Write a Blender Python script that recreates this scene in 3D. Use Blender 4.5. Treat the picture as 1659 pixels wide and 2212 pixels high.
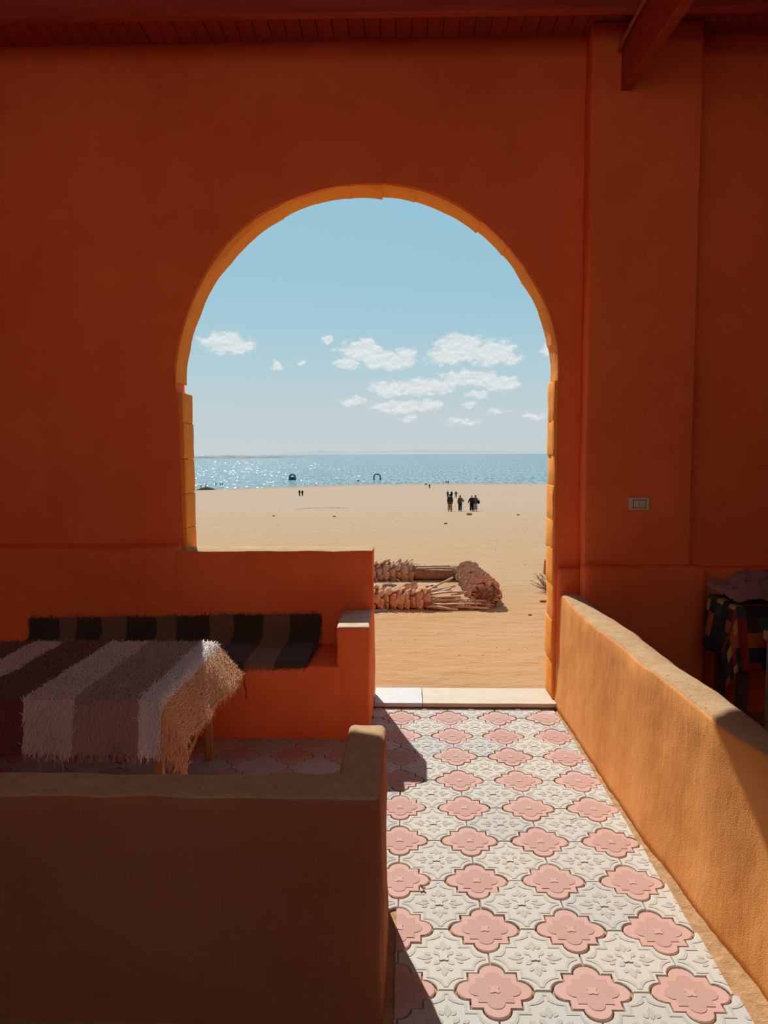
import bpy, bmesh, math, random
from mathutils import Vector, Matrix, noise
from mathutils.bvhtree import BVHTree

for o in list(bpy.data.objects):
    bpy.data.objects.remove(o, do_unlink=True)
scene = bpy.context.scene
PI = math.pi

# ------------------------------------------------------------------ camera
FOCAL_PX, PITCH, YAW, ROLL, EYE = 1625.1, 0.07852, 0.02806, -0.0044, 1.6586
cam_data = bpy.data.cameras.new('camera')
cam = bpy.data.objects.new('camera', cam_data)
scene.collection.objects.link(cam)
fwd = Vector((-math.sin(YAW) * math.cos(PITCH), math.cos(YAW) * math.cos(PITCH), -math.sin(PITCH)))
rgt = Vector((math.cos(YAW), math.sin(YAW), 0))
upv = rgt.cross(fwd)
r2 = rgt * math.cos(ROLL) + upv * math.sin(ROLL)
u2 = -rgt * math.sin(ROLL) + upv * math.cos(ROLL)
m = Matrix.Identity(4)
for i in range(3):
    m[i][0], m[i][1], m[i][2] = r2[i], u2[i], -fwd[i]
m[2][3] = EYE
cam.matrix_world = m
cam_data.sensor_fit = 'VERTICAL'
cam_data.sensor_height = 36.0
cam_data.lens = 36.0 * FOCAL_PX / 2212.0
cam_data.clip_start, cam_data.clip_end = 0.02, 60000
scene.camera = cam

# ------------------------------------------------------------------ colour and exposure
scene.view_settings.view_transform = 'Standard'
scene.view_settings.look = 'None'
scene.view_settings.gamma = 1.0
scene.view_settings.use_curve_mapping = False
scene.view_settings.exposure = 0.0
scene.cycles.use_denoising = True
scene.cycles.max_bounces = 8
scene.cycles.diffuse_bounces = 6
scene.cycles.glossy_bounces = 4
scene.cycles.sample_clamp_indirect = 8.0

# ------------------------------------------------------------------ sun
SUN_AZ, SUN_EL, SUN_W = math.radians(16.8), math.radians(42.9), 5.6
sun_dir = Vector((-math.sin(SUN_AZ) * math.cos(SUN_EL), math.cos(SUN_AZ) * math.cos(SUN_EL), math.sin(SUN_EL)))
sd = bpy.data.lights.new('sun', 'SUN')
sd.energy = SUN_W
sd.angle = math.radians(0.53)
sd.color = (1.0, 0.955, 0.88)
sun = bpy.data.objects.new('sun', sd)
scene.collection.objects.link(sun)
sun.rotation_euler = sun_dir.to_track_quat('Z', 'Y').to_euler()
sun.location = (-3, 12, 9)

# ------------------------------------------------------------------ sky with cumulus
def srgb(r, g, b, a=1.0):
    f = lambda c: (c / 255 / 12.92) if c / 255 <= 0.04045 else ((c / 255 + 0.055) / 1.055) ** 2.4
    return (f(r), f(g), f(b), a)

world = bpy.data.worlds.new('sky')
scene.world = world
world.use_nodes = True
wt = world.node_tree
wt.nodes.clear()

def wn(t, **k):
    n = wt.nodes.new(t)
    for a, b in k.items():
        setattr(n, a, b)
    return n

def wmath(op, a, b=None, c=None, clamp=False):
    n = wn('ShaderNodeMath', operation=op, use_clamp=clamp)
    for i, v in enumerate((a, b, c)):
        if v is None:
            continue
        if isinstance(v, (int, float)):
            n.inputs[i].default_value = v
        else:
            wt.links.new(v, n.inputs[i])
    return n.outputs[0]

w_out = wn('ShaderNodeOutputWorld')
w_bg = wn('ShaderNodeBackground')
wt.links.new(w_bg.outputs[0], w_out.inputs[0])
w_tc = wn('ShaderNodeTexCoord')
w_sep = wn('ShaderNodeSeparateXYZ')
wt.links.new(w_tc.outputs['Generated'], w_sep.inputs[0])
w_el = wmath('ARCSINE', w_sep.outputs[2])
w_az = wmath('ARCTAN2', w_sep.outputs[0], w_sep.outputs[1])
w_fac = wmath('DIVIDE', w_el, PI / 2, clamp=True)
ramp = wn('ShaderNodeValToRGB')
wt.links.new(w_fac, ramp.inputs[0])
stops = [(0.0, (197, 208, 210)), (0.03, (193, 207, 211)), (0.07, (176, 205, 214)), (0.11, (158, 199, 215)),
         (0.15, (149, 195, 214)), (0.21, (141, 191, 212)), (0.45, (104, 166, 202)), (1.0, (70, 130, 185))]
el_ = ramp.color_ramp.elements
el_[0].position, el_[0].color = stops[0][0], srgb(*stops[0][1])
el_[1].position, el_[1].color = stops[-1][0], srgb(*stops[-1][1])
for p, c in stops[1:-1]:
    e = el_.new(p)
    e.color = srgb(*c)
# soft brightening of the sky around the sun
w_dot = wn('ShaderNodeVectorMath', operation='DOT_PRODUCT')
wt.links.new(w_tc.outputs['Generated'], w_dot.inputs[0])
w_dot.inputs[1].default_value = sun_dir
w_glow = wmath('MULTIPLY', wmath('POWER', wmath('MAXIMUM', w_dot.outputs['Value'], 0.0), 7.0), 0.16)
glow_mix = wn('ShaderNodeMixRGB')
wt.links.new(w_glow, glow_mix.inputs[0])
wt.links.new(ramp.outputs[0], glow_mix.inputs[1])
glow_mix.inputs[2].default_value = srgb(240, 244, 242)

# cumulus: (azimuth, elevation, half width, half height, density) in degrees
CLOUDS = [(-13.25, 8.05, 2.1, 0.92, 1.0), (-12.2, 7.85, 1.5, 0.7, 0.95), (-14.3, 8.1, 1.2, 0.45, 0.8),
          (-9.55, 6.55, 0.5, 0.5, 0.85), (-7.9, 6.65, 0.45, 0.3, 0.8), (-5.75, 8.4, 0.65, 0.35, 0.9),
          (-3.2, 7.55, 2.0, 0.95, 1.0), (-1.2, 6.9, 2.6, 0.85, 1.0), (-4.4, 6.6, 1.3, 0.5, 0.9), (0.2, 7.4, 1.1, 0.7, 0.9),
          (-2.9, 8.05, 1.2, 0.7, 1.0), (4.2, 7.75, 2.3, 1.25, 1.0), (6.6, 7.3, 2.0, 1.15, 1.0), (3.0, 7.2, 1.5, 0.8, 1.0), (8.0, 6.9, 0.9, 0.6, 0.8),
          (-1.3, 4.75, 1.6, 0.75, 0.95), (1.5, 4.95, 2.8, 0.75, 0.95), (4.8, 5.5, 2.7, 0.7, 0.95), (7.0, 5.1, 1.9, 0.65, 0.95), (5.6, 4.3, 1.3, 0.42, 0.85),
          (-3.9, 3.85, 1.3, 0.5, 0.8), (0.0, 3.45, 3.2, 0.62, 0.8), (2.0, 3.7, 1.3, 0.5, 0.75), (4.75, 3.55, 0.9, 0.5, 0.7), (6.6, 3.1, 1.1, 0.35, 0.6),
          (0.2, 2.6, 1.2, 0.35, 0.5), (4.4, 2.3, 2.0, 0.4, 0.5), (10.9, 7.4, 1.3, 0.9, 0.75), (11.3, 5.4, 0.9, 0.5, 0.6), (9.6, 2.6, 1.5, 0.35, 0.6), (11.0, 2.9, 1.1, 0.35, 0.6),
          # the same fair-weather cumulus going on to both sides of the view
          (-24, 6.5, 3.0, 1.1, 0.95), (-27, 7.1, 2.2, 1.0, 0.95), (-35, 5.0, 3.4, 0.8, 0.9), (-44, 8.2, 2.6, 1.1, 0.95), (-58, 6.0, 4.0, 1.1, 0.95),
          (19, 6.0, 3.0, 1.0, 0.95), (22, 6.8, 2.2, 1.0, 0.95), (31, 4.6, 3.6, 0.8, 0.9), (41, 7.8, 3.0, 1.2, 0.95), (57, 5.5, 4.2, 1.0, 0.95)]
w_p = wn('ShaderNodeCombineXYZ')
wt.links.new(w_az, w_p.inputs[0])
wt.links.new(w_el, w_p.inputs[1])

def w_noise(scale, detail, rough, off):
    vm = wn('ShaderNodeVectorMath', operation='MULTIPLY_ADD')
    wt.links.new(w_p.outputs[0], vm.inputs[0])
    vm.inputs[1].default_value = (scale, scale * 1.45, 1)
    vm.inputs[2].default_value = off
    nz = wn('ShaderNodeTexNoise', noise_dimensions='3D')
    nz.inputs['Scale'].default_value = 1.0
    nz.inputs['Detail'].default_value = detail
    nz.inputs['Roughness'].default_value = rough
    wt.links.new(vm.outputs[0], nz.inputs['Vector'])
    return nz.outputs['Fac']

warp_x, warp_y = w_noise(60, 3, .6, (3, 1, 4)), w_noise(60, 3, .6, (9, 5, 8))
w_wp = wn('ShaderNodeCombineXYZ')
wt.links.new(wmath('MULTIPLY_ADD', warp_x, 0.036, -0.018), w_wp.inputs[0])
wt.links.new(wmath('MULTIPLY_ADD', warp_y, 0.018, -0.009), w_wp.inputs[1])
w_q = wn('ShaderNodeVectorMath', operation='ADD')
wt.links.new(w_p.outputs[0], w_q.inputs[0])
wt.links.new(w_wp.outputs[0], w_q.inputs[1])
acc = None
for a, e, w, h, s in CLOUDS:
    sb = wn('ShaderNodeVectorMath', operation='SUBTRACT')
    wt.links.new(w_q.outputs[0], sb.inputs[0])
    sb.inputs[1].default_value = (math.radians(a), math.radians(e), 0)
    ml = wn('ShaderNodeVectorMath', operation='MULTIPLY')
    wt.links.new(sb.outputs[0], ml.inputs[0])
    ml.inputs[1].default_value = (1 / math.radians(w * (1.08 if w > 1.4 else .92)), 1 / math.radians(h * (1.06 if w > 1.4 else .9)), 0)
    ln = wn('ShaderNodeVectorMath', operation='LENGTH')
    wt.links.new(ml.outputs[0], ln.inputs[0])
    v = wmath('MULTIPLY', wmath('SUBTRACT', 1.0, ln.outputs['Value']), s)
    acc = v if acc is None else wmath('MAXIMUM', acc, v)
n_a = w_noise(84, 7, .60, (0, 0, 0))
n_b = w_noise(84, 7, .60, (0, 0.40, 0))
dens = wmath('MULTIPLY_ADD', wmath('SUBTRACT', n_a, 0.5), 1.0, acc)
mr = wn('ShaderNodeMapRange', interpolation_type='SMOOTHSTEP')
wt.links.new(dens, mr.inputs['Value'])
mr.inputs['From Min'].default_value = 0.03
mr.inputs['From Max'].default_value = 0.50
alpha = wmath('MULTIPLY', mr.outputs[0], 0.9, clamp=True)
lit = wmath('MULTIPLY_ADD', wmath('SUBTRACT', n_a, n_b), 2.0, 0.66, clamp=True)
ccol = wn('ShaderNodeMixRGB')
wt.links.new(lit, ccol.inputs[0])
ccol.inputs[1].default_value = srgb(203, 210, 213)
ccol.inputs[2].default_value = srgb(233, 237, 236)
cmix = wn('ShaderNodeMixRGB')
wt.links.new(alpha, cmix.inputs[0])
wt.links.new(glow_mix.outputs[0], cmix.inputs[1])
wt.links.new(ccol.outputs[0], cmix.inputs[2])
wt.links.new(cmix.outputs[0], w_bg.inputs[0])
w_bg.inputs[1].default_value = 1.0
world.cycles.sampling_method = "NONE"

# ------------------------------------------------------------------ helpers
COL = scene.collection

def tag(o, label=None, cat=None, group=None, kind=None):
    if label:
        o['label'] = label
    if cat:
        o['category'] = cat
    if group:
        o['group'] = group
    if kind:
        o['kind'] = kind
    return o

def link(name, me, mat=None, parent=None, smooth=False):
    o = bpy.data.objects.new(name, me)
    COL.objects.link(o)
    if mat is not None and me is not None and not me.materials:
        for mm in (mat if isinstance(mat, (list, tuple)) else [mat]):
            me.materials.append(mm)
    if parent is not None:
        o.parent = parent
    if smooth:
        for p in me.polygons:
            p.use_smooth = True
    return o

def obj(name, bm, mat=None, parent=None, smooth=False, recalc=True):
    if recalc:
        bmesh.ops.recalc_face_normals(bm, faces=bm.faces[:])
    me = bpy.data.meshes.new(name)
    bm.to_mesh(me)
    bm.free()
    return link(name, me, mat, parent, smooth)

def empty(name, loc=(0, 0, 0), rz=0):
    o = bpy.data.objects.new(name, None)
    COL.objects.link(o)
    o.location = loc
    o.rotation_euler = (0, 0, rz)
    o.empty_display_size = 0.1
    return o

def nvec(p, f, seed):
    q = Vector(p) * f + Vector((seed * 7.13, seed * 3.71, seed * 1.37))
    return noise.noise_vector(q)

def cuts(bm, axis, lo, hi, step):
    n = max(1, int(round((hi - lo) / step)))
    for i in range(1, n):
        co = [0, 0, 0]
        no = [0, 0, 0]
        co[axis] = lo + (hi - lo) * i / n
        no[axis] = 1
        bmesh.ops.bisect_plane(bm, geom=bm.verts[:] + bm.edges[:] + bm.faces[:], plane_co=co, plane_no=no, dist=1e-6)

def roughen(bm, amp, freq, seed, keep=None):
    for v in bm.verts:
        d = nvec(v.co, freq, seed) * amp + nvec(v.co, freq * 3.3, seed + 5) * amp * 0.35
        if keep:
            d = keep(v.co, d)
        v.co += d

def add_box(bm, x0, x1, y0, y1, z0, z1, bev=0.0, bseg=2):
    r = bmesh.ops.create_cube(bm, size=1)
    for v in r['verts']:
        v.co = Vector(((x0 + x1) / 2 + v.co.x * (x1 - x0), (y0 + y1) / 2 + v.co.y * (y1 - y0), (z0 + z1) / 2 + v.co.z * (z1 - z0)))
    if bev > 0:
        es = {e for v in r['verts'] for e in v.link_edges}
        bmesh.ops.bevel(bm, geom=list(es), offset=bev, segments=bseg, profile=0.5, affect='EDGES')
    return r

def rough_box(x0, x1, y0, y1, z0, z1, bev=0.02, seg=0.08, amp=0.005, freq=5, seed=1, bseg=3):
    bm = bmesh.new()
    add_box(bm, x0, x1, y0, y1, z0, z1, bev, bseg)
    cuts(bm, 0, x0, x1, seg)
    cuts(bm, 1, y0, y1, seg)
    cuts(bm, 2, z0, z1, seg)
    roughen(bm, amp, freq, seed)
    return bm

def bar(bm, a, b, w, h, up=(0, 0, 1), bev=0.0):
    a, b = Vector(a), Vector(b)
    d = (b - a).normalized()
    u = Vector(up)
    s = d.cross(u)
    if s.length < 1e-4:
        s = d.cross(Vector((1, 0, 0)))
    s.normalize()
    u = s.cross(d).normalized()
    r = bmesh.ops.create_cube(bm, size=1)
    L = (b - a).length
    for v in r['verts']:
        c = v.co.copy()
        v.co = (a + b) / 2 + d * c.y * L + s * c.x * w + u * c.z * h
    if bev > 0:
        es = {e for v in r['verts'] for e in v.link_edges}
        bmesh.ops.bevel(bm, geom=list(es), offset=bev, segments=2, profile=0.5, affect='EDGES')

def tube(bm, pts, rads, n=8, cap=True):
    pts = [Vector(p) for p in pts]
    rings = []
    prev = None
    for i, p in enumerate(pts):
        d = (pts[min(i + 1, len(pts) - 1)] - pts[max(i - 1, 0)]).normalized()
        if prev is None:
            s = d.cross(Vector((0, 0, 1)))
            if s.length < 1e-3:
                s = d.cross(Vector((0, 1, 0)))
        else:
            s = prev - d * prev.dot(d)
        s.normalize()
        prev = s
        t = d.cross(s)
        r = rads[i] if isinstance(rads, (list, tuple)) else rads
        rings.append([bm.verts.new(p + (s * math.cos(2 * PI * k / n) + t * math.sin(2 * PI * k / n)) * r) for k in range(n)])
    for a, b in zip(rings, rings[1:]):
        for k in range(n):
            bm.faces.new((a[k], a[(k + 1) % n], b[(k + 1) % n], b[k]))
    if cap:
        bm.faces.new(rings[0][::-1])
        bm.faces.new(rings[-1])
    return rings

# ------------------------------------------------------------------ materials
MATS = {}

def new_mat(name):
    mt = bpy.data.materials.new(name)
    mt.use_nodes = True
    nt = mt.node_tree
    nt.nodes.clear()
    out = nt.nodes.new('ShaderNodeOutputMaterial')
    bs = nt.nodes.new('ShaderNodeBsdfPrincipled')
    nt.links.new(bs.outputs[0], out.inputs[0])
    MATS[name] = mt
    return mt, nt, bs

def nnode(nt, t, **k):
    n = nt.nodes.new(t)
    for a, b in k.items():
        setattr(n, a, b)
    return n

def tex_noise(nt, vec, scale, detail=4, rough=0.55, dist=0.0):
    n = nnode(nt, 'ShaderNodeTexNoise')
    n.inputs['Scale'].default_value = scale
    n.inputs['Detail'].default_value = detail
    n.inputs['Roughness'].default_value = rough
    n.inputs['Distortion'].default_value = dist
    if vec is not None:
        nt.links.new(vec, n.inputs['Vector'])
    return n.outputs['Fac']

def scaled(nt, vec, s):
    n = nnode(nt, 'ShaderNodeVectorMath', operation='MULTIPLY')
    nt.links.new(vec, n.inputs[0])
    n.inputs[1].default_value = s
    return n.outputs[0]

def ramp_of(nt, fac, stops, interp='LINEAR'):
    n = nnode(nt, 'ShaderNodeValToRGB')
    n.color_ramp.interpolation = interp
    e = n.color_ramp.elements
    e[0].position, e[0].color = stops[0][0], (*stops[0][1], 1)
    e[1].position, e[1].color = stops[-1][0], (*stops[-1][1], 1)
    for p, c in stops[1:-1]:
        x = e.new(p)
        x.color = (*c, 1)
    nt.links.new(fac, n.inputs[0])
    return n.outputs[0]

def mixc(nt, fac, a, b, mode='MIX'):
    n = nnode(nt, 'ShaderNodeMixRGB', blend_type=mode)
    for i, v in enumerate((fac, a, b)):
        if isinstance(v, (int, float)):
            n.inputs[i].default_value = v
        elif isinstance(v, tuple):
            n.inputs[i].default_value = (*v[:3], 1)
        else:
            nt.links.new(v, n.inputs[i])
    return n.outputs[0]

def nmath(nt, op, a, b=None, c=None, clamp=False):
    n = nnode(nt, 'ShaderNodeMath', operation=op, use_clamp=clamp)
    for i, v in enumerate((a, b, c)):
        if v is None:
            continue
        if isinstance(v, (int, float)):
            n.inputs[i].default_value = v
        else:
            nt.links.new(v, n.inputs[i])
    return n.outputs[0]

def bump(nt, bs, hs, dist=0.01, strength=1.0):
    prev = None
    for h, d, s in hs:
        b = nnode(nt, 'ShaderNodeBump')
        b.inputs['Distance'].default_value = d
        b.inputs['Strength'].default_value = s
        nt.links.new(h, b.inputs['Height'])
        if prev is not None:
            nt.links.new(prev, b.inputs['Normal'])
        prev = b.outputs[0]
    nt.links.new(prev, bs.inputs['Normal'])

def pos(nt):
    return nnode(nt, 'ShaderNodeNewGeometry').outputs['Position']

def objco(nt):
    return nnode(nt, 'ShaderNodeTexCoord').outputs['Object']

def shine(bs, rough, spec=0.2):
    bs.inputs['Roughness'].default_value = rough
    bs.inputs['Specular IOR Level'].default_value = spec

def simple(name, col, var=0.12, scale=20, rough=0.85, spec=0.2, bmp=0.002, bscale=120, metal=0.0):
    mt, nt, bs = new_mat(name)
    v = objco(nt)
    f = tex_noise(nt, v, scale, 5, .6)
    lo = tuple(c * (1 - var) for c in col)
    hi = tuple(min(1, c * (1 + var)) for c in col)
    nt.links.new(ramp_of(nt, f, [(0.3, lo), (0.7, hi)]), bs.inputs['Base Color'])
    shine(bs, rough, spec)
    bs.inputs['Metallic'].default_value = metal
    if bmp:
        bump(nt, bs, [(tex_noise(nt, v, bscale, 4), bmp, 1.0)])
    return mt

def plaster(name, col, streak=0.0):
    mt, nt, bs = new_mat(name)
    v = pos(nt)
    big = tex_noise(nt, v, 1.3, 2, .6)
    mid = tex_noise(nt, v, 9, 3, .65)
    a = tuple(c * k for c, k in zip(col, (0.90, 0.80, 0.72)))
    b = tuple(min(0.95, c * k) for c, k in zip(col, (1.06, 1.14, 1.22)))
    c1 = ramp_of(nt, big, [(0.28, a), (0.72, b)])
    c2 = mixc(nt, nmath(nt, 'MULTIPLY', nmath(nt, 'SUBTRACT', mid, 0.42, clamp=True), 0.9), c1, tuple(min(0.95, c * k) for c, k in zip(col, (1.05, 1.3, 1.6))))
    if streak:
        vs = tex_noise(nt, scaled(nt, v, (9, 9, 1.1)), 1.0, 3, .6)
        c2 = mixc(nt, nmath(nt, 'MULTIPLY', nmath(nt, 'SUBTRACT', vs, 0.5, clamp=True), streak), c2, tuple(min(0.95, c * k) for c, k in zip(col, (1.05, 1.45, 2.0))))
    # chips and pits
    pit = nnode(nt, 'ShaderNodeMapRange', interpolation_type='SMOOTHSTEP')
    nt.links.new(tex_noise(nt, v, 26, 2, .5), pit.inputs['Value'])
    pit.inputs['From Min'].default_value, pit.inputs['From Max'].default_value = 0.69, 0.74
    c3 = mixc(nt, nmath(nt, 'MULTIPLY', pit.outputs[0], 0.16), c2, tuple(c * 0.55 for c in col))
    nt.links.new(c3, bs.inputs['Base Color'])
    shine(bs, 0.92, 0.12)
    bump(nt, bs, [(nmath(nt, 'MULTIPLY_ADD', tex_noise(nt, v, 3.2, 2, .5), 5.8, tex_noise(nt, scaled(nt, v, (30, 30, 14)), 1.0, 3, .65)), 0.0038, 0.7),
                  (tex_noise(nt, v, 230, 1, .6), 0.0016, 0.8)])
    return mt

M_WALL = plaster('ochre_plaster', (0.85, 0.175, 0.052))
M_LOWWALL = plaster('worn_ochre_plaster', (0.80, 0.33, 0.09), 1.2)
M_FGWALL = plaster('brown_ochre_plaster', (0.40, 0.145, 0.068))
M_BLOCK = plaster('ochre_washed_block', (0.90, 0.33, 0.055))

# ------------------------------------------------------------------ arch wall
WF, WB = 4.86, 5.10                 # inner and outer face of the arch wall
ACX, ACZ, AR = -0.25, 2.12, 1.225   # arch centre and radius
JL, JR = -1.447, 0.968              # jambs
CEIL = 4.20
ROOF_END = -0.8                     # the roof stops here so sun reaches the added cream wall behind

def arch_r(t, front):
    if not front:
        return AR + 0.018
    d = math.degrees(t)
    return AR + 0.006 + 0.008 * math.sin(d * .11) - 0.006 * math.exp(-((d - 100) / 20) ** 2)

def opening(front, n=56):
    off = 0.0 if front else 0.02
    pts = [(JL - off, -0.05), (JL - off - 0.004, 0.9), (JL - off - 0.01, 2.02)]
    for i in range(n + 1):
        t = PI - PI * i / n
        r = arch_r(t, front)
        pts.append((ACX + math.cos(t) * r, ACZ + math.sin(t) * r))
    pts += [(JR + off + 0.008, 2.02), (JR + off, 0.9), (JR + off + 0.004, -0.05)]
    return pts

bm = bmesh.new()
fo, bo = opening(True), opening(False)
XL, XR = -4.6, 5.0
outer = [(XR, -0.05), (XR, CEIL + 0.3), (XL, CEIL + 0.3), (XL, -0.05)]
rings = []
for y, prof in ((WF, fo), (WF + 0.03, [(x - 0.0, z) for x, z in fo]), (WB, bo)):
    rings.append([bm.verts.new((x, y, z)) for x, z in prof + outer])
bm.faces.new(rings[0])
bm.faces.new(rings[-1][::-1])
n_all = len(rings[0])
for a, b in zip(rings, rings[1:]):
    for i in range(n_all):
        bm.faces.new((a[i], b[i], b[(i + 1) % n_all], a[(i + 1) % n_all]))
# round the inner rim of the opening
rim = [e for e in bm.edges if all(abs(v.co.y - WF) < 1e-5 for v in e.verts) and all(any((Vector((v.co.x, v.co.z)) - Vector(p)).length < 1e-5 for p in fo) for v in e.verts)]
bmesh.ops.bevel(bm, geom=rim, offset=0.010, segments=3, profile=0.5, affect='EDGES')
bmesh.ops.triangulate(bm, faces=[f for f in bm.faces if len(f.verts) > 4])
cuts(bm, 0, XL, XR, 0.16)
cuts(bm, 2, 0, CEIL + 0.3, 0.16)
roughen(bm, 0.0055, 3.4, 2)
wall = obj('wall_front', bm, M_WALL, None, True)
tag(wall, 'rust-orange plastered wall with a tall round arch opening onto the beach', 'wall', kind='structure')

# washed blocks lining the arch and its jambs, each one its own piece
random.seed(4)
def arch_block(t0, t1, name='arch_block'):
    bm = bmesh.new()
    r0 = AR - random.uniform(0.004, 0.018)
    tilt = random.uniform(-0.006, 0.006)
    n = 4
    g = -0.0008
    secs = []
    for i in range(n + 1):
        t = t0 - g + (t1 - t0 + 2 * g) * i / n
        r = r0 + tilt * (i / n - 0.5) * 2
        # a chord rather than an arc gives the faceted look of rough blocks
        ri = r * (1 - 0.0025 * math.sin(PI * i / n) * -1)
        ro = AR + 0.06
        y0, y1 = WF + 0.016, WB + random.uniform(0.0, 0.012) * 0 + 0.006
        c, s = math.cos(t), math.sin(t)
        secs.append([bm.verts.new((ACX + c * q, y, ACZ + s * q)) for q, y in ((arch_r(t, True) + 0.004 if False else max(ri, arch_r(t, True) - 0.012) + 0.004, y0), (ri, y0 + 0.05), (ri, y1 - 0.012), (ri + 0.012, y1), (ro, y1), (ro, y0))])
    for a, b in zip(secs, secs[1:]):
        for k in range(6):
            bm.faces.new((a[k], a[(k + 1) % 6], b[(k + 1) % 6], b[k]))
    bm.faces.new(secs[0][::-1])
    bm.faces.new(secs[-1])
    roughen(bm, 0.003, 14, random.random() * 50)
    return obj(name, bm, M_BLOCK, wall)

ang = [180, 169, 158.5, 148, 138, 127.5, 116.5, 105.5, 94.5, 85, 75, 64, 53.5, 43, 32, 21.5, 11, 0]
for a, b in zip(ang, ang[1:]):
    arch_block(math.radians(a), math.radians(b))

def jamb_block(side, z0, z1):
    bm = bmesh.new()
    p = random.uniform(0.000, 0.010)
    if side < 0:
        x0, x1 = JL - 0.06, JL + 0.004 + p
    else:
        x0, x1 = JR - 0.004 - p, JR + 0.06
    add_box(bm, x0, x1, WF + 0.014, WB + 0.006, z0 - (0.002 if side > 0 else -.001), z1 + (0.002 if side > 0 else -.001), 0.007, 2)
    cuts(bm, 2, z0, z1, 0.08)
    cuts(bm, 1, WF, WB, 0.08)
    roughen(bm, 0.0065 if side > 0 else 0.0045, 13, random.random() * 50)
    return obj('jamb_block', bm, M_BLOCK, wall, True)

for z0, z1 in ((1.0, 1.17), (1.17, 1.395), (1.395, 1.625), (1.625, 1.86), (1.86, 2.055)):
    jamb_block(-1, z0, z1)
for z0, z1 in ((0.04, 0.30), (0.30, 0.56), (0.56, 0.80), (0.80, 1.03), (1.03, 1.22), (1.22, 1.44), (1.44, 1.64), (1.64, 1.86), (1.86, 2.11)):
    jamb_block(1, z0, z1)

# raised dado on both sides of the opening
bm = rough_box(-4.55, -1.46, 4.752, 4.90, -0.02, 1.050, 0.012, 0.09, 0.006, 5.5, 51)
for v in bm.verts:
    if v.co.z > 0.9:
        v.co.z += (v.co.y - 4.765) / 0.1 * 0.022
obj('dado', bm, M_WALL, wall, True)
bm = rough_box(0.985, 1.16, 4.80, 4.90, -0.02, 0.915, 0.02, 0.06, 0.008, 6, 12)
obj('dado', bm, M_WALL, wall, True)
bm = rough_box(1.80, 4.95, 4.775, 4.90, -0.02, 0.925, 0.022, 0.09, 0.005, 3.5, 15)
obj('dado', bm, M_WALL, wall, True)

# pilaster carrying the roof beam
pil = obj('pilaster', rough_box(1.118, 1.775, 4.70, 4.90, -0.02, CEIL, 0.014, 0.09, 0.006, 2.6, 21), M_WALL, None, True)
tag(pil, 'shallow plastered pilaster beside the arch, with the power socket on it', 'pilaster', kind='structure')
bm = rough_box(1.105, 1.86, 4.625, 4.78, -0.02, 0.955, 0.04, 0.08, 0.008, 4, 23, 4)
obj('plinth', bm, M_WALL, pil, True)

# remaining shell of the room
bm = bmesh.new(); add_box(bm, -4.9, -4.58, -4.3, 5.1, -0.05, CEIL + 0.3)
tag(obj('wall_left', bm, M_WALL), 'plain plastered side wall beyond the benches', 'wall', kind='structure')
bm = bmesh.new(); add_box(bm, 4.98, 5.3, -4.3, 5.1, -0.05, CEIL + 0.3)
tag(obj('wall_right', bm, M_WALL), 'plain plastered side wall beyond the pilaster', 'wall', kind='structure')
# added behind the viewpoint: walls shading low surfaces, then a cream wall bouncing sunlight
PART_Y, PART_Z, BACK_Y, BACK_Z = -0.9, 2.48, -3.4, 4.9
M_BOUNCE = plaster('cream_bounce_plaster', (0.86, 0.80, 0.70))
bm = bmesh.new(); add_box(bm, -4.9, 5.3, BACK_Y - .3, BACK_Y, -0.05, BACK_Z)
tag(obj('wall_sun_bounce', bm, M_BOUNCE), 'unseen cream wall added behind the viewpoint to bounce sunlight inside', 'wall', kind='structure')
for x0, x1, side in ((-4.6, -0.1, 'left'), (1.2, 5.0, 'right')):
    bm = bmesh.new(); add_box(bm, x0, x1, PART_Y - .16, PART_Y, -0.05, PART_Z if side == 'left' else 3.55, .01, 2)
    tag(obj('wall_light_baffle_' + side, bm, M_WALL), 'unseen plastered wall added to shade low surfaces, open above, on the %s of the path' % side, 'wall', kind='structure')

# ------------------------------------------------------------------ ceiling
def wood(name, col, grain=(1, 14, 14), rough=0.6, spec=0.25):
    mt, nt, bs = new_mat(name)
    v = objco(nt)
    oi = nnode(nt, 'ShaderNodeObjectInfo').outputs['Random']
    f = tex_noise(nt, scaled(nt, v, grain), 1.0, 6, .65, .6)
    c = ramp_of(nt, f, [(0.25, tuple(k * .6 for k in col)), (0.75, tuple(min(1, k * 1.25) for k in col))])
    c = mixc(nt, nmath(nt, 'MULTIPLY', oi, 0.35), c, tuple(k * .55 for k in col))
    nt.links.new(c, bs.inputs['Base Color'])
    shine(bs, rough, spec)
    bump(nt, bs, [(f, 0.004, 0.6)])
    return mt

M_REDWOOD = wood('red_stained_wood', (0.42, 0.055, 0.028), (16, 1.2, 16), 0.5, 0.3)
M_REDBEAM = wood('red_stained_beam', (0.44, 0.058, 0.03), (1.2, 16, 16), 0.5, 0.3)
bm = bmesh.new(); add_box(bm, -4.9, 5.3, ROOF_END, 5.12, CEIL + 0.024, CEIL + 0.30)
ceiling = obj('ceiling', bm, M_REDWOOD)
tag(ceiling, 'red-stained ceiling of narrow boards running towards the arch wall', 'ceiling', kind='structure')
bm = bmesh.new(); add_box(bm, -0.0455, 0.0455, -3.0, 2.6, 0, 0.022, 0.003, 1)
pm = bpy.data.meshes.new('ceiling_board'); bmesh.ops.recalc_face_normals(bm, faces=bm.faces[:]); bm.to_mesh(pm); bm.free()
for i in range(58):
    o = link('ceiling_board', pm, M_REDWOOD, ceiling)
    o.location = (-2.85 + i * 0.095, 2.25, CEIL + random.uniform(0, 0.003))
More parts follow.
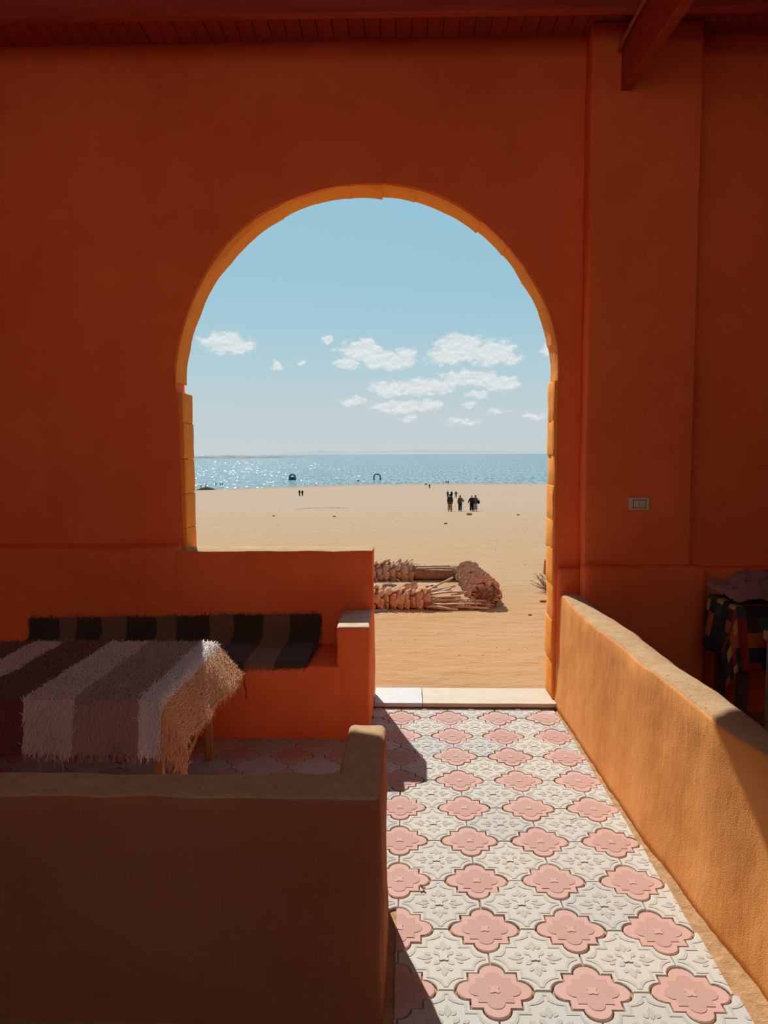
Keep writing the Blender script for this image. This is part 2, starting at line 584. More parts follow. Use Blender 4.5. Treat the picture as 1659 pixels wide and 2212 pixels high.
bm = bmesh.new(); add_box(bm, -4.58, 4.98, 4.345, 4.40, 4.075, CEIL, 0.004, 1)
for v in bm.verts:
    v.co.z += -0.012 * v.co.x / 2 if v.co.z < 4.15 else 0
tag(obj('ceiling_joist', bm, M_REDBEAM), 'thin red joist crossing under the ceiling boards along the wall', 'beam', kind='structure')
bm = bmesh.new(); bar(bm, (1.55, -1.0, 3.935), (1.318, 4.76, 3.935), 0.062, 0.27, bev=0.005)
tag(obj('roof_beam', bm, M_REDBEAM), 'deep red roof beam running out of the pilaster overhead', 'beam', kind='structure')

# ------------------------------------------------------------------ paved floor
TP, TA, TR, TG = 0.30, 0.0780, 0.0425, 0.0023
TX, TY = -0.0265, 4.6123            # centre of one pink tile

CORNER = 1.0                        # how far the square corners stick out

def quad_foil(a, r, n=8, corner=CORNER):
    pts = []
    for k in range(4):
        c, s = math.cos(k * PI / 2), math.sin(k * PI / 2)
        loc = []
        for i in range(n + 1):
            t = -PI / 2 + PI * i / n
            loc.append((a + r * math.cos(t), r * math.sin(t)))
        loc.append((a * corner, a * corner))
        pts += [(c * x - s * y, s * x + c * y) for x, y in loc]
    return pts

def white_outline(g, n=6):
    h = TP / 2
    A, R_ = TA + g, TR + g * 0.9
    e = math.asin(min(1, g / R_))
    q = []
    # around the pink tile at (+h, +h), from its lower lobe to its left lobe
    for i in range(n + 1):
        t = -PI / 2 - e - (PI / 2 - e) * i / n
        q.append((h + R_ * math.cos(t), max(0.0045 + .0002 * i, h - A + R_ * math.sin(t))))
    q.append((h - TA * CORNER - g, h - TA * CORNER - g))
    for i in range(n + 1):
        t = -PI / 2 - (PI / 2 - e) * i / n
        q.append((max(0.0045 + .0002 * (n - i), h - A + R_ * math.cos(t)), h + R_ * math.sin(t)))
    pts = []
    for k in range(4):
        c, s = math.cos(k * PI / 2), math.sin(k * PI / 2)
        pts += [(c * x - s * y, s * x + c * y) for x, y in q]
    return pts

def clover(R, n=28):
    return [(R * (.80 + .20 * math.cos(4 * (2 * PI * i / n - PI / 4))) * math.cos(2 * PI * i / n), R * (.80 + .20 * math.cos(4 * (2 * PI * i / n - PI / 4))) * math.sin(2 * PI * i / n)) for i in range(n)]

def slab(bm, top, mid, z0=-0.021, z1=0.0, ch=0.0025):
    b = [bm.verts.new((x, y, z0)) for x, y in mid]
    m_ = [bm.verts.new((x, y, z1 - ch)) for x, y in mid]
    t = [bm.verts.new((x, y, z1)) for x, y in top]
    n = len(b)
    for i in range(n):
        j = (i + 1) % n
        bm.faces.new((b[i], b[j], m_[j], m_[i]))
        bm.faces.new((m_[i], m_[j], t[j], t[i]))
    bm.faces.new(t)

def ring(bm, a, b, z=0.0014):
    n = len(a)
    lo_a = [bm.verts.new((x, y, 0.0)) for x, y in a]
    hi_a = [bm.verts.new((x * .99, y * .99, z)) for x, y in a]
    hi_b = [bm.verts.new((x * 1.01, y * 1.01, z)) for x, y in b]
    lo_b = [bm.verts.new((x, y, 0.0)) for x, y in b]
    for i in range(n):
        j = (i + 1) % n
        for p, q in ((lo_a, hi_a), (hi_a, hi_b), (hi_b, lo_b)):
            bm.faces.new((p[i], p[j], q[j], q[i]))

def pad(bm, pts, z=0.0014, k=0.88):
    cx = sum(p[0] for p in pts) / len(pts)
    cy = sum(p[1] for p in pts) / len(pts)
    lo = [bm.verts.new((x, y, -0.0002)) for x, y in pts]
    hi = [bm.verts.new((cx + (x - cx) * k, cy + (y - cy) * k, z)) for x, y in pts]
    n = len(pts)
    for i in range(n):
        j = (i + 1) % n
        bm.faces.new((lo[i], lo[j], hi[j], hi[i]))
    bm.faces.new(hi)

def rot(pts, a, ox=0, oy=0):
    c, s = math.cos(a), math.sin(a)
    return [(c * (x + ox) - s * (y + oy), s * (x + ox) + c * (y + oy)) for x, y in pts]

def petal(l, w, n=5, sharp=True):
    pts = []
    for i in range(n + 1):
        t = i / n
        pts.append((l * t, w * math.sin(PI * t) ** (1.0 if sharp else .6)))
    for i in range(n - 1, 0, -1):
        t = i / n
        pts.append((l * t, -w * math.sin(PI * t) ** (1.0 if sharp else .6)))
    return pts

def pink_bm():
    bm = bmesh.new()
    slab(bm, quad_foil(TA - TG - .002, TR - TG * .6 - .002), quad_foil(TA - TG, TR - TG * .6))
    pad(bm, quad_foil(0.0555, 0.0275), 0.0016, 0.97)
    bm2 = [v for v in bm.verts]
    pad_pts = clover(0.0225)
    lo = [bm.verts.new((x, y, 0.0012)) for x, y in pad_pts]
    hi = [bm.verts.new((x * .85, y * .85, 0.0034)) for x, y in pad_pts]
    for i in range(len(lo)):
        j = (i + 1) % len(lo)
        bm.faces.new((lo[i], lo[j], hi[j], hi[i]))
    bm.faces.new(hi)
    return bm

def white_bm():
    bm = bmesh.new()
    slab(bm, white_outline(TG + .002), white_outline(TG))
    ring(bm, white_outline(0.0125), white_outline(0.0215))
    for k in range(4):
        a = k * PI / 2
        pad(bm, rot(petal(0.056, 0.0125), a, 0.034, 0))
        for s in (-1, 1):
            pad(bm, rot(rot(petal(0.026, 0.0085, 5, False), s * 0.55), a, 0.042, s * 0.012))
        pad(bm, rot(petal(0.030, 0.010, 5, False), a + PI / 4, 0.018, 0))
    pad(bm, clover(0.0225), 0.0034, 0.88)
    return bm

def tile_mat(name, a, b, stip=1.0):
    mt, nt, bs = new_mat(name)
    v = objco(nt)
    oi = nnode(nt, 'ShaderNodeObjectInfo').outputs['Random']
    w = pos(nt)
    c = ramp_of(nt, oi, [(0.0, a), (0.75, tuple((x + y) / 2 for x, y in zip(a, b))), (1.0, b)])
    st = tex_noise(nt, w, 7, 5, .65, .3)
    c = mixc(nt, nmath(nt, 'MULTIPLY', nmath(nt, 'SUBTRACT', st, 0.42, clamp=True), 1.1), c, tuple(k * f for k, f in zip(a, (0.96, 0.84, 0.66))))
    fine = tex_noise(nt, w, 90, 4, .7)
    c = mixc(nt, nmath(nt, 'MULTIPLY', nmath(nt, 'SUBTRACT', fine, 0.5, clamp=True), 0.7), c, tuple(k * .75 for k in a))
    nt.links.new(c, bs.inputs['Base Color'])
    shine(bs, 0.75, 0.25)
    br = nnode(nt, 'ShaderNodeTexBrick')
    br.inputs['Scale'].default_value = 1.0
    br.inputs['Mortar Size'].default_value = 0.22
    br.inputs['Brick Width'].default_value = 1.0
    br.inputs['Row Height'].default_value = 1.0
    br.inputs['Mortar Smooth'].default_value = 0.6
    br.inputs['Color1'].default_value = br.inputs['Color2'].default_value = (1, 1, 1, 1)
    br.inputs['Mortar'].default_value = (0, 0, 0, 1)
    nt.links.new(scaled(nt, v, (330, 260, 1)), br.inputs['Vector'])
    sz = nnode(nt, 'ShaderNodeSeparateXYZ')
    nt.links.new(v, sz.inputs[0])
    msk = nmath(nt, 'MULTIPLY', nmath(nt, 'GREATER_THAN', sz.outputs[2], 0.0010), nmath(nt, 'LESS_THAN', sz.outputs[2], 0.0026))
    bump(nt, bs, [(nmath(nt, 'MULTIPLY', br.outputs['Fac'], msk), -0.0014, 0.7 * stip), (fine, 0.0012, 0.5)])
    return mt

M_PINK = tile_mat('pink_cement_tile', (0.55, 0.35, 0.30), (0.51, 0.305, 0.26))
M_WHITE = tile_mat('white_cement_tile', (0.535, 0.515, 0.455), (0.45, 0.455, 0.44))

def grout_mat():
    mt, nt, bs = new_mat('sandy_mortar')
    w = pos(nt)
    f = tex_noise(nt, w, 30, 5, .65)
    nt.links.new(ramp_of(nt, f, [(0.3, (0.36, 0.20, 0.09)), (0.7, (0.52, 0.33, 0.17))]), bs.inputs['Base Color'])
    shine(bs, 0.95, 0.1)
    bump(nt, bs, [(f, 0.012, 0.8), (tex_noise(nt, w, 300, 3), 0.003, 0.8)])
    return mt

M_GROUT = grout_mat()
bm = bmesh.new(); add_box(bm, -4.6, 5.0, -4.3, 4.86, -0.2, -0.011)
floor = obj('floor', bm, M_GROUT)
tag(floor, 'floor paved with pale lace-pattern tiles and pink quatrefoil tiles in sandy mortar', 'floor', kind='structure')
white_me = bpy.data.meshes.new('white_tile'); b_ = white_bm(); bmesh.ops.recalc_face_normals(b_, faces=b_.faces[:]); b_.to_mesh(white_me); b_.free()
pink_me = bpy.data.meshes.new('pink_tile'); b_ = pink_bm(); bmesh.ops.recalc_face_normals(b_, faces=b_.faces[:]); b_.to_mesh(pink_me); b_.free()
# recalc can flip open shells: make the tops face up
for me in (white_me, pink_me):
    pass

def cut_mesh(me, planes):
    bm = bmesh.new()
    bm.from_mesh(me)
    for co, no in planes:
        r = bmesh.ops.bisect_plane(bm, geom=bm.verts[:] + bm.edges[:] + bm.faces[:], plane_co=co, plane_no=no, clear_outer=True)
        es = [g for g in r['geom_cut'] if isinstance(g, bmesh.types.BMEdge)]
        try:
            bmesh.ops.edgeloop_fill(bm, edges=es)
        except Exception:
            pass
    if not bm.faces:
        bm.free()
        return None
    n = bpy.data.meshes.new(me.name + '_cut')
    bm.to_mesh(n)
    bm.free()
    return n

random.seed(11)
SLAB_Y = 4.775
def right_edge(y):
    return 1.012 - (y - 2.1) / 2.7 * 0.055
rest = []
def place_tile(me, x, y, mat, name):
    half = 0.15 if me is white_me else 0.1205
    # area covered by the walls and benches
    if x - half > right_edge(y) or y + -half > SLAB_Y:
        return
    planes = []
    re = right_edge(y)
    if x + half > re:
        planes.append(((re - x, 0, 0), (1, -0.02, 0)))
    if y + half > SLAB_Y:
        planes.append(((0, SLAB_Y - y, 0), (0, 1, 0)))
    if y < 2.64 and x + half > -0.035 and x - half < -0.035:
        planes.append(((-0.035 - x, 0, 0), (-1, 0, 0)))
    if y < 2.64 and x + half <= -0.035:
        return
    if y - half > 4.20 and x + half < -0.2:
        return
    mm = cut_mesh(me, planes) if planes else me
    if mm is None:
        return
    visible = (x > -0.45 and y > 1.9) or (x > -2.3 and y > 3.5 and x + half < 0)
    if visible:
        o = link(name, mm, mat, floor)
    else:
        rest.append((mm, mat, (x, y)))
        return
    o.location = (x + random.uniform(-.0012, .0012), y + random.uniform(-.0012, .0012), random.uniform(-0.0022, 0.0012))
    o.rotation_euler = (random.uniform(-.004, .004), random.uniform(-.004, .004), random.uniform(-.006, .006))

for i in range(-12, 4):
    for j in range(0, 13):
        place_tile(pink_me, TX + i * TP, TY - j * TP, M_PINK, 'pink_tile')
for i in range(-12, 4):
    for j in range(-1, 13):
        place_tile(white_me, TX + (i + .5) * TP, TY - (j + .5) * TP, M_WHITE, 'white_tile')
# the paving out of sight, joined
for me_, mat_ in ((pink_me, M_PINK), (white_me, M_WHITE)):
    bm = bmesh.new()
    for mm, mt, (x, y) in rest:
        if mt is mat_ and (mm is me_):
            n0 = len(bm.verts)
            bm.from_mesh(mm)
            bm.verts.ensure_lookup_table()
            for v in bm.verts[n0:]:
                v.co.x += x
                v.co.y += y
    if bm.verts:
        tag(obj('paving_beyond_view', bm, mat_, floor, recalc=False), kind='stuff')
    else:
        bm.free()

# ------------------------------------------------------------------ threshold
def stone_mat(name, a, b, sc=6):
    mt, nt, bs = new_mat(name)
    w = pos(nt)
    f = tex_noise(nt, w, sc, 6, .65, .8)
    c = ramp_of(nt, f, [(0.3, a), (0.7, b)])
    nt.links.new(c, bs.inputs['Base Color'])
    shine(bs, 0.6, 0.3)
    bump(nt, bs, [(tex_noise(nt, w, 60, 4), 0.002, 0.6)])
    return mt

M_MARBLE = stone_mat('cream_marble', (0.50, 0.40, 0.28), (0.58, 0.50, 0.375))
M_MARBLE2 = stone_mat('blue_white_marble', (0.47, 0.47, 0.45), (0.56, 0.57, 0.57))
M_GROUT2 = stone_mat('dark_sandy_bedding', (0.20, 0.09, 0.04), (0.42, 0.22, 0.10), 22)
bm = bmesh.new(); add_box(bm, 0.115, 0.985, 4.785, 5.11, 0.008, 0.034, 0.003, 2); cuts(bm, 0, .1, 1, .1); roughen(bm, .0012, 9, 3)
s1 = tag(obj('threshold_slab', bm, M_MARBLE), 'long cream marble slab forming the doorway threshold', 'threshold', kind='structure')
bm = bmesh.new(); add_box(bm, -0.205, 0.111, 4.785, 5.11, 0.008, 0.035, 0.003, 2); roughen(bm, .0012, 9, 6)
s2 = tag(obj('threshold_slab', bm, M_MARBLE2), 'short bluish-white marble slab against the bench end', 'threshold', kind='structure')
bm = rough_box(-0.21, 0.985, 4.795, 5.12, -0.05, 0.009, 0.004, 0.05, 0.006, 14, 31)
obj('bedding', bm, M_GROUT2, s1)

# ------------------------------------------------------------------ low wall along the path
def lerp_tab(tab, d):
    tab = sorted(tab)
    if d <= tab[0][0]:
        return tab[0][1]
    for (a, u), (b, v) in zip(tab, tab[1:]):
        if d <= b:
            k = (d - a) / (b - a)
            k = k * k * (3 - 2 * k)
            return u + (v - u) * k
    return tab[-1][1]

def cap_mat():
    mt, nt, bs = new_mat('sandy_render_capping')
    w = pos(nt)
    f = tex_noise(nt, w, 14, 6, .7, .3)
    c = ramp_of(nt, f, [(0.3, (0.44, 0.27, 0.13)), (0.65, (0.56, 0.385, 0.225))])
    pit = nnode(nt, 'ShaderNodeMapRange', interpolation_type='SMOOTHSTEP')
    nt.links.new(tex_noise(nt, w, 45, 3, .6, .6), pit.inputs['Value'])
    pit.inputs['From Min'].default_value, pit.inputs['From Max'].default_value = 0.66, 0.74
    c = mixc(nt, nmath(nt, 'MULTIPLY', pit.outputs[0], 0.6), c, (0.24, 0.10, 0.035))
    nt.links.new(c, bs.inputs['Base Color'])
    shine(bs, 0.95, 0.1)
    bump(nt, bs, [(tex_noise(nt, w, 55, 5, .7), 0.006, 0.8), (tex_noise(nt, w, 300, 3), 0.002, 0.9), (pit.outputs[0], -.005, .8)])
    return mt

M_CAP = cap_mat()
XB = [(4.9, .972), (4.3, .986), (3.23, 1.008), (2.64, 1.047), (2.17, 1.087), (1.0, 1.16)]
XT = [(4.9, .985), (4.8, .995), (3.96, .992), (3.37, 1.018), (2.9, 1.035), (2.56, 1.05), (2.22, 1.085), (1.0, 1.15)]
XO = [(4.9, 1.12), (4.64, 1.15), (3.68, 1.172), (3.2, 1.178), (2.8, 1.2), (2.46, 1.205), (1.0, 1.29)]
HT = [(4.9, .735), (4.7, .758), (4.3, .742), (3.9, .752), (3.4, .748), (2.9, .755), (2.5, .748), (2.2, .752), (1.0, .76)]
bm = bmesh.new()
prev = None
d = 4.875
while d > 0.4:
    xb, xt, xo, h = (lerp_tab(t, d) for t in (XB, XT, XO, HT))
    j = noise.noise(Vector((d * 3.1, 4, 1))) * 0.010
    k = noise.noise(Vector((d * 6.0, 9, 2))) * 0.008
    prof = []
    for i in range(11):
        f = i / 11
        prof.append((xb + (xt - xb) * f + 0.006 * math.sin(PI * f), -0.03 + (h - 0.0) * f))
    prof += [(xt + j * .4, h - .022 + k), (xt + .005 + j, h - .008 + k), (xt + .016 + j, h - .001 + k * .4), ((xt + xo) / 2, h + .003), (xo - .03 + j * .6, h - .003), (xo - .008 + j * .6, h - .014), (xo + j * .4, h - .04), (xo, h * .5), (xo + .01, -.03)]
    ringv = [bm.verts.new((x, d, z)) for x, z in prof]
    if prev:
        for i in range(len(prof)):
            bm.faces.new((prev[i], prev[(i + 1) % len(prof)], ringv[(i + 1) % len(prof)], ringv[i]))
    else:
        bm.faces.new(ringv)
    prev = ringv
    d -= 0.055
bm.faces.new(prev[::-1])
roughen(bm, 0.004, 7, 41)
lw = tag(obj('low_wall', bm, [M_LOWWALL, M_CAP], None, True), 'long low ochre-plastered wall sunlit along the tiled path', 'low wall', kind='structure')

for p in lw.data.polygons:
    if p.normal.z > 0.55 and p.center.z > 0.6:
        p.material_index = 1

# crumbling mortar between the last tiles and the low wall, and beside the near bench
def fillet(xa, xb, ys, hgt, seed, par):
    bm = bmesh.new()
    prev = None
    for y in ys:
        a, b = xa(y), xb(y)
        row = []
        for i in range(7):
            f = i / 6
            x = a + (b - a) * f
            n = noise.noise(Vector((x * 40, y * 40, seed))) * .5 + noise.noise(Vector((x * 14, y * 14, seed + 3)))
            z = -0.012 + hgt(f, y) + n * 0.006
            row.append(bm.verts.new((x + noise.noise(Vector((y * 30, i, seed))) * .004, y, z)))
        if prev:
            for i in range(6):
                bm.faces.new((prev[i], prev[i + 1], row[i + 1], row[i]))
        prev = row
    return obj('mortar_strip', bm, M_GROUT, par, True)

ys = [4.76 - i * 0.018 for i in range(180)]
fillet(lambda y: right_edge(y) - .004, lambda y: lerp_tab(XB, y) + .02, ys, lambda f, y: 0.006 + 0.022 * f * f, 3, floor)
fillet(lambda y: -0.10, lambda y: -0.034, [2.75 - i * .02 for i in range(50)], lambda f, y: 0.012 * (1 - f), 8, floor)

# ------------------------------------------------------------------ masonry benches
def worn_mat():
    mt, nt, bs = new_mat('worn_pale_plaster')
    w = pos(nt)
    f = tex_noise(nt, w, 12, 5, .65, .4)
    nt.links.new(ramp_of(nt, f, [(0.3, (0.50, 0.33, 0.19)), (0.65, (0.66, 0.55, 0.42))]), bs.inputs['Base Color'])
    shine(bs, 0.95, 0.1)
    bump(nt, bs, [(tex_noise(nt, w, 40, 5, .7), 0.006, 0.7), (tex_noise(nt, w, 260, 3), 0.002, 0.7)])
    return mt

M_WORN = worn_mat()
rb = empty('masonry_bench', (-1.4, 4.6, 0))
tag(rb, 'orange masonry bench built under the arch with a striped rug on it', 'bench')
def part(parent, name, bm, mat, smooth=True):
    o = obj(name, bm, mat, None, smooth)
    o.parent = parent
    o.matrix_parent_inverse = Matrix.Translation(parent.location).inverted() if parent.rotation_euler.z == 0 else parent.matrix_world.inverted()
    return o

bm = rough_box(-1.475, -0.208, 4.75, 5.0, -0.03, 1.035, 0.007, 0.06, 0.006, 5.5, 51, 2)
bk_ = part(rb, 'backrest', bm, [M_WALL, M_CAP])
for p in bk_.data.polygons:
    if p.normal.z > 0.5 and p.center.z > 0.95:
        p.material_index = 1
bm = rough_box(-4.5, -0.372, 4.25, 4.78, -0.03, 0.432, 0.012, 0.07, 0.006, 5, 53)
part(rb, 'seat', bm, M_WALL)
bm = rough_box(-0.398, -0.208, 4.25, 4.78, -0.03, 0.662, 0.012, 0.045, 0.006, 5, 53)
arm = part(rb, 'armrest', bm, [M_WALL, M_WORN])
for p in arm.data.polygons:
    if p.normal.z > 0.62 and p.center.z > 0.55:
        p.material_index = 1

topped = []
fb = empty('masonry_bench', (-1.4, 2.2, 0))
tag(fb, 'brown-shaded masonry bench nearest the viewer, its back to the camera', 'bench')
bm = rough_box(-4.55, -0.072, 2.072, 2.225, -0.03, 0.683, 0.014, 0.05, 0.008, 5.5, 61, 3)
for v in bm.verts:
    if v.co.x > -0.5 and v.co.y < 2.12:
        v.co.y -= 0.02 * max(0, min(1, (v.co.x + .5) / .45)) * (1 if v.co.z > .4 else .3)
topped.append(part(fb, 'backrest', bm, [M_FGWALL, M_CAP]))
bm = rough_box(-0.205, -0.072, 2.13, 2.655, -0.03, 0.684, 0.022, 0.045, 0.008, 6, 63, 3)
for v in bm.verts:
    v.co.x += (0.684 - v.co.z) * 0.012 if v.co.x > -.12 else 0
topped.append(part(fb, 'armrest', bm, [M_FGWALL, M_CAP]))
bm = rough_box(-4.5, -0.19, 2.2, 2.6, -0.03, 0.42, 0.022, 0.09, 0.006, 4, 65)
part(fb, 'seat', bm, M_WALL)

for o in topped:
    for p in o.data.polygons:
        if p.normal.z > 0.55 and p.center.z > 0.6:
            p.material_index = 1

# ------------------------------------------------------------------ folding table
M_TWOOD = wood('orange_varnished_wood', (0.46, 0.22, 0.08), (12, 12, 1.5), 0.5, 0.3)
M_TMETAL = simple('dark_table_steel', (0.10, 0.055, 0.035), 0.2, 30, 0.5, 0.4)
tb = empty('folding_table', (-1.85, 3.53, 0))
tag(tb, 'low wooden folding table under the shaggy striped rug', 'table')
bm = bmesh.new(); add_box(bm, -2.66, -1.055, 3.085, 3.985, 0.585, 0.612, 0.004, 1)
part(tb, 'table_top', bm, M_TWOOD, False)
for y0, y1 in ((3.10, 3.13), (3.94, 3.97)):
    bm = bmesh.new(); add_box(bm, -2.62, -1.09, y0, y1, 0.52, 0.585)
    part(tb, 'apron', bm, M_TWOOD, False)
for x in (-2.60, -1.065):
    for y in (3.13, 3.945):
        bm = bmesh.new(); add_box(bm, x - .02, x + .02, y - .016, y + .016, -0.0, 0.585, 0.003, 1)
        part(tb, 'leg', bm, M_TWOOD, False)
    bm = bmesh.new(); bar(bm, (x, 3.945, .30), (x, 3.14, .09), 0.018, 0.034, bev=.002)
    part(tb, 'side_brace', bm, M_TWOOD, False)
    bm = bmesh.new(); bar(bm, (x, 3.13, .34), (x - .13 * (1 if x > -2 else -1), 3.13, .53), 0.02, 0.03, up=(0, 1, 0), bev=.002)
    part(tb, 'corner_bracket', bm, M_TWOOD, False)

# ------------------------------------------------------------------ rugs
def rug_mat(name, stops, span, warm=0.0):
    """stops: (coordinate across the stripes, colour) - colour holds from there on; uses the first UV map (metres)."""
    mt, nt, bs = new_mat(name)
    uv = nnode(nt, 'ShaderNodeUVMap').outputs[0]
    sp = nnode(nt, 'ShaderNodeSeparateXYZ')
    nt.links.new(uv, sp.inputs[0])
    wob = tex_noise(nt, scaled(nt, uv, (6, 9, 1)), 1.0, 3)
    u = nmath(nt, 'ADD', sp.outputs[0], nmath(nt, 'MULTIPLY_ADD', wob, 0.03, -0.015))
    f = nmath(nt, 'DIVIDE', nmath(nt, 'SUBTRACT', u, span[0]), span[1] - span[0], clamp=True)
    c = ramp_of(nt, f, [(max(0, (a - span[0]) / (span[1] - span[0])), col) for a, col in stops], 'CONSTANT')
    fine = tex_noise(nt, scaled(nt, uv, (120, 18, 1)), 1.0, 6, .78)
    c = mixc(nt, nmath(nt, 'MULTIPLY', fine, 0.75), c, mixc(nt, 1.0, c, (0.58, 0.55, 0.53), 'MULTIPLY'))
    big = tex_noise(nt, scaled(nt, uv, (7, 5, 1)), 1.0, 4, .6)
    c = mixc(nt, nmath(nt, 'MULTIPLY', nmath(nt, 'SUBTRACT', big, 0.45, clamp=True), 1.2), c, mixc(nt, 1.0, c, (1.25, 1.2, 1.15), 'MULTIPLY'))
    nt.links.new(c, bs.inputs['Base Color'])
    shine(bs, 1.0, 0.05)
    bs.inputs['Sheen Weight'].default_value = 0.15
    bump(nt, bs, [(fine, 0.008, 0.9)])
    return mt

def rug_mesh(name, f, u0, u1, nu, v0, v1, nv, mat, parent, edge=0.0):
    bm = bmesh.new()
    uvl = bm.loops.layers.uv.new('uv')
    g = []
    for i in range(nu + 1):
        row = []
        for j in range(nv + 1):
            u, v = u0 + (u1 - u0) * i / nu, v0 + (v1 - v0) * j / nv
            uu, vv = u, v
            if edge:
                if j in (0, nv):
                    vv += noise.noise(Vector((u * 22, j, 3))) * edge * (1 if j else -1)
                if i in (0, nu):
                    uu += noise.noise(Vector((v * 22, i, 7))) * edge
            row.append((bm.verts.new(f(uu, vv)), u, v))
        g.append(row)
    for i in range(nu):
        for j in range(nv):
            q = (g[i][j], g[i + 1][j], g[i + 1][j + 1], g[i][j + 1])
            fc = bm.faces.new([a[0] for a in q])
            for lp, a in zip(fc.loops, q):
                lp[uvl].uv = (a[1], a[2])
    o = obj(name, bm, mat, parent, True, recalc=False)
    s = o.modifiers.new('thick', 'SOLIDIFY')
    s.thickness = 0.012
    s.offset = -1
    return o

def tufts(name, f, n, box, L, W, lift, seed, mat, parent, along=(0, 1), where=None):
    rnd = random.Random(seed)
    bm = bmesh.new()
    uvl = bm.loops.layers.uv.new('uv')
    made = 0
    while made < n:
        u, v = rnd.uniform(box[0], box[1]), rnd.uniform(box[2], box[3])
        if where and not where(u, v):
            continue
        made += 1
        e = 0.004
        p = Vector(f(u, v))
        du, dv = (Vector(f(u + e, v)) - p), (Vector(f(u, v + e)) - p)
        if du.length < 1e-7 or dv.length < 1e-7:
            continue
        du.normalize(); dv.normalize()
        nn = du.cross(dv).normalized()
        sg = rnd.choice((-1, 1))
        t = (du * (along[0] * sg + rnd.gauss(0, .45)) + dv * (along[1] * sg + rnd.gauss(0, .45))).normalized()
        s = t.cross(nn).normalized() * W * rnd.uniform(.6, 1.3)
        l = L * rnd.uniform(.5, 1.4)
        h = lift * rnd.uniform(.3, 1.4)
        a = p + nn * 0.001
        b = p + t * l * .5 + nn * h + s.normalized() * rnd.gauss(0, W * 1.5)
        c = p + t * l + nn * h * rnd.uniform(.2, 1.0) + s.normalized() * rnd.gauss(0, W * 3)
        vs = [bm.verts.new(q) for q in (a - s, a + s, b + s, b - s, c)]
        for fc in (bm.faces.new((vs[0], vs[1], vs[2], vs[3])), bm.faces.new((vs[3], vs[2], vs[4]))):
            for lp in fc.loops:
                lp[uvl].uv = (u, v)
    return tag(obj(name, bm, mat, parent, True, recalc=False), kind='stuff')

def fringe(name, f, pts, L, W, seed, mat, parent, down=Vector((0, 0, -1))):
    rnd = random.Random(seed)
    bm = bmesh.new()
    uvl = bm.loops.layers.uv.new('uv')
    for u, v in pts:
        p = Vector(f(u, v))
        l = L * rnd.uniform(.25, 1.0) * (2.2 if rnd.random() < .06 else 1)
        s = Vector((rnd.gauss(0, 1), rnd.gauss(0, 1), 0)).normalized() * W
        q = p + down * l * .5 + Vector((rnd.gauss(0, .006), rnd.gauss(0, .006), 0))
        r = p + down * l + Vector((rnd.gauss(0, .012), rnd.gauss(0, .012), 0))
        p = p - down * .012
        vs = [bm.verts.new(k) for k in (p - s, p + s, q + s * .8, q - s * .8, r)]
        for fc in (bm.faces.new(vs[:4]), bm.faces.new((vs[3], vs[2], vs[4]))):
            for lp in fc.loops:
                lp[uvl].uv = (u, v)
    return tag(obj(name, bm, mat, parent, True, recalc=False), kind='stuff')

TUR, TVF, TVB, TZ = -1.035, 3.065, 4.025, 0.630
def table_rug(u, v):
    a, b = max(0.0, u - TUR), max(0.0, TVF - v)
    wob = 0.006 * noise.noise(Vector((u * 5, v * 5, 1))) + 0.004 * noise.noise(Vector((u * 13, v * 13, 4)))
    k = min(1, max(0, (v - 3.1) / .85))
    spread = 0.36 + 0.30 * k * k
    rr = 0.03
    if a <= 0 and b <= 0:
        ea = max(0, rr - (TUR - u)) / rr
        eb = max(0, rr - (v - TVF)) / rr
        return Vector((u, v, TZ + wob - 0.007 * ea * ea - 0.007 * eb * eb))
    if b <= 0:
        return Vector((TUR + a * spread + 0.010 * math.sin(v * 17) * a / .2, v, TZ - 0.007 - a * math.sqrt(1 - spread * spread) + wob))
    if a <= 0:
        return Vector((u, TVF - b * 0.10 - 0.010 * (1 + math.sin(u * 21)) * b / .2, TZ - 0.007 - b * 0.985 + wob))
    r = math.hypot(a, b)
    ph = math.atan2(b, a)
    return Vector((TUR + r * .50 * math.cos(ph), TVF - r * .22 * math.sin(ph) - .01, TZ - 0.007 - r * (0.90 + .06 * math.sin(2 * ph)) + wob))

MAROON, CREAM, BROWNP, GREYW, TAN, UMB = (0.26, 0.075, 0.065), (0.80, 0.64, 0.54), (0.52, 0.345, 0.275), (0.86, 0.81, 0.78), (0.80, 0.48, 0.26), (0.36, 0.22, 0.15)  # the tan puts orange bounce light into the right overhang's colour
SP = (-2.9, -0.6)
M_TRUG = rug_mat('shaggy_table_rug', [(-2.9, CREAM), (-2.72, UMB), (-2.52, CREAM), (-2.28, MAROON), (-2.045, CREAM), (-1.87, MAROON), (-1.62, CREAM), (-1.40, BROWNP), (-1.125, GREYW), (-1.005, TAN), (-0.6, TAN)], SP)
trug = rug_mesh('table_rug', table_rug, -2.75, -0.80, 130, 2.835, TVB, 84, M_TRUG, None, 0.012)
tag(trug, 'shaggy rag rug striped cream, maroon and grey, draped over the low table', 'rug')
tufts('pile', table_rug, 15000, (-2.4, -0.80, 2.84, TVB), 0.032, 0.0019, 0.009, 71, M_TRUG, trug)
rf = random.Random(5)
pts = [(rf.uniform(-2.5, -0.86), 2.838) for _ in range(420)] + [(-0.802, rf.uniform(2.86, TVB)) for _ in range(330)] + [(rf.uniform(-1.0, -.8), TVB) for _ in range(60)]
fringe('fringe', table_rug, pts, 0.045, 0.0014, 72, M_TRUG, trug)
bm = bmesh.new()
e0 = table_rug(-0.80, TVB)
tube(bm, [e0, e0 + Vector((.004, 0, -.05)), e0 + Vector((.012, .004, -.10)), e0 + Vector((.010, 0, -.135))], [.003, .0035, .003, .0045], 6)
obj('loose_tassel', bm, simple('dark_yarn', (0.10, 0.05, 0.035)), trug, True)

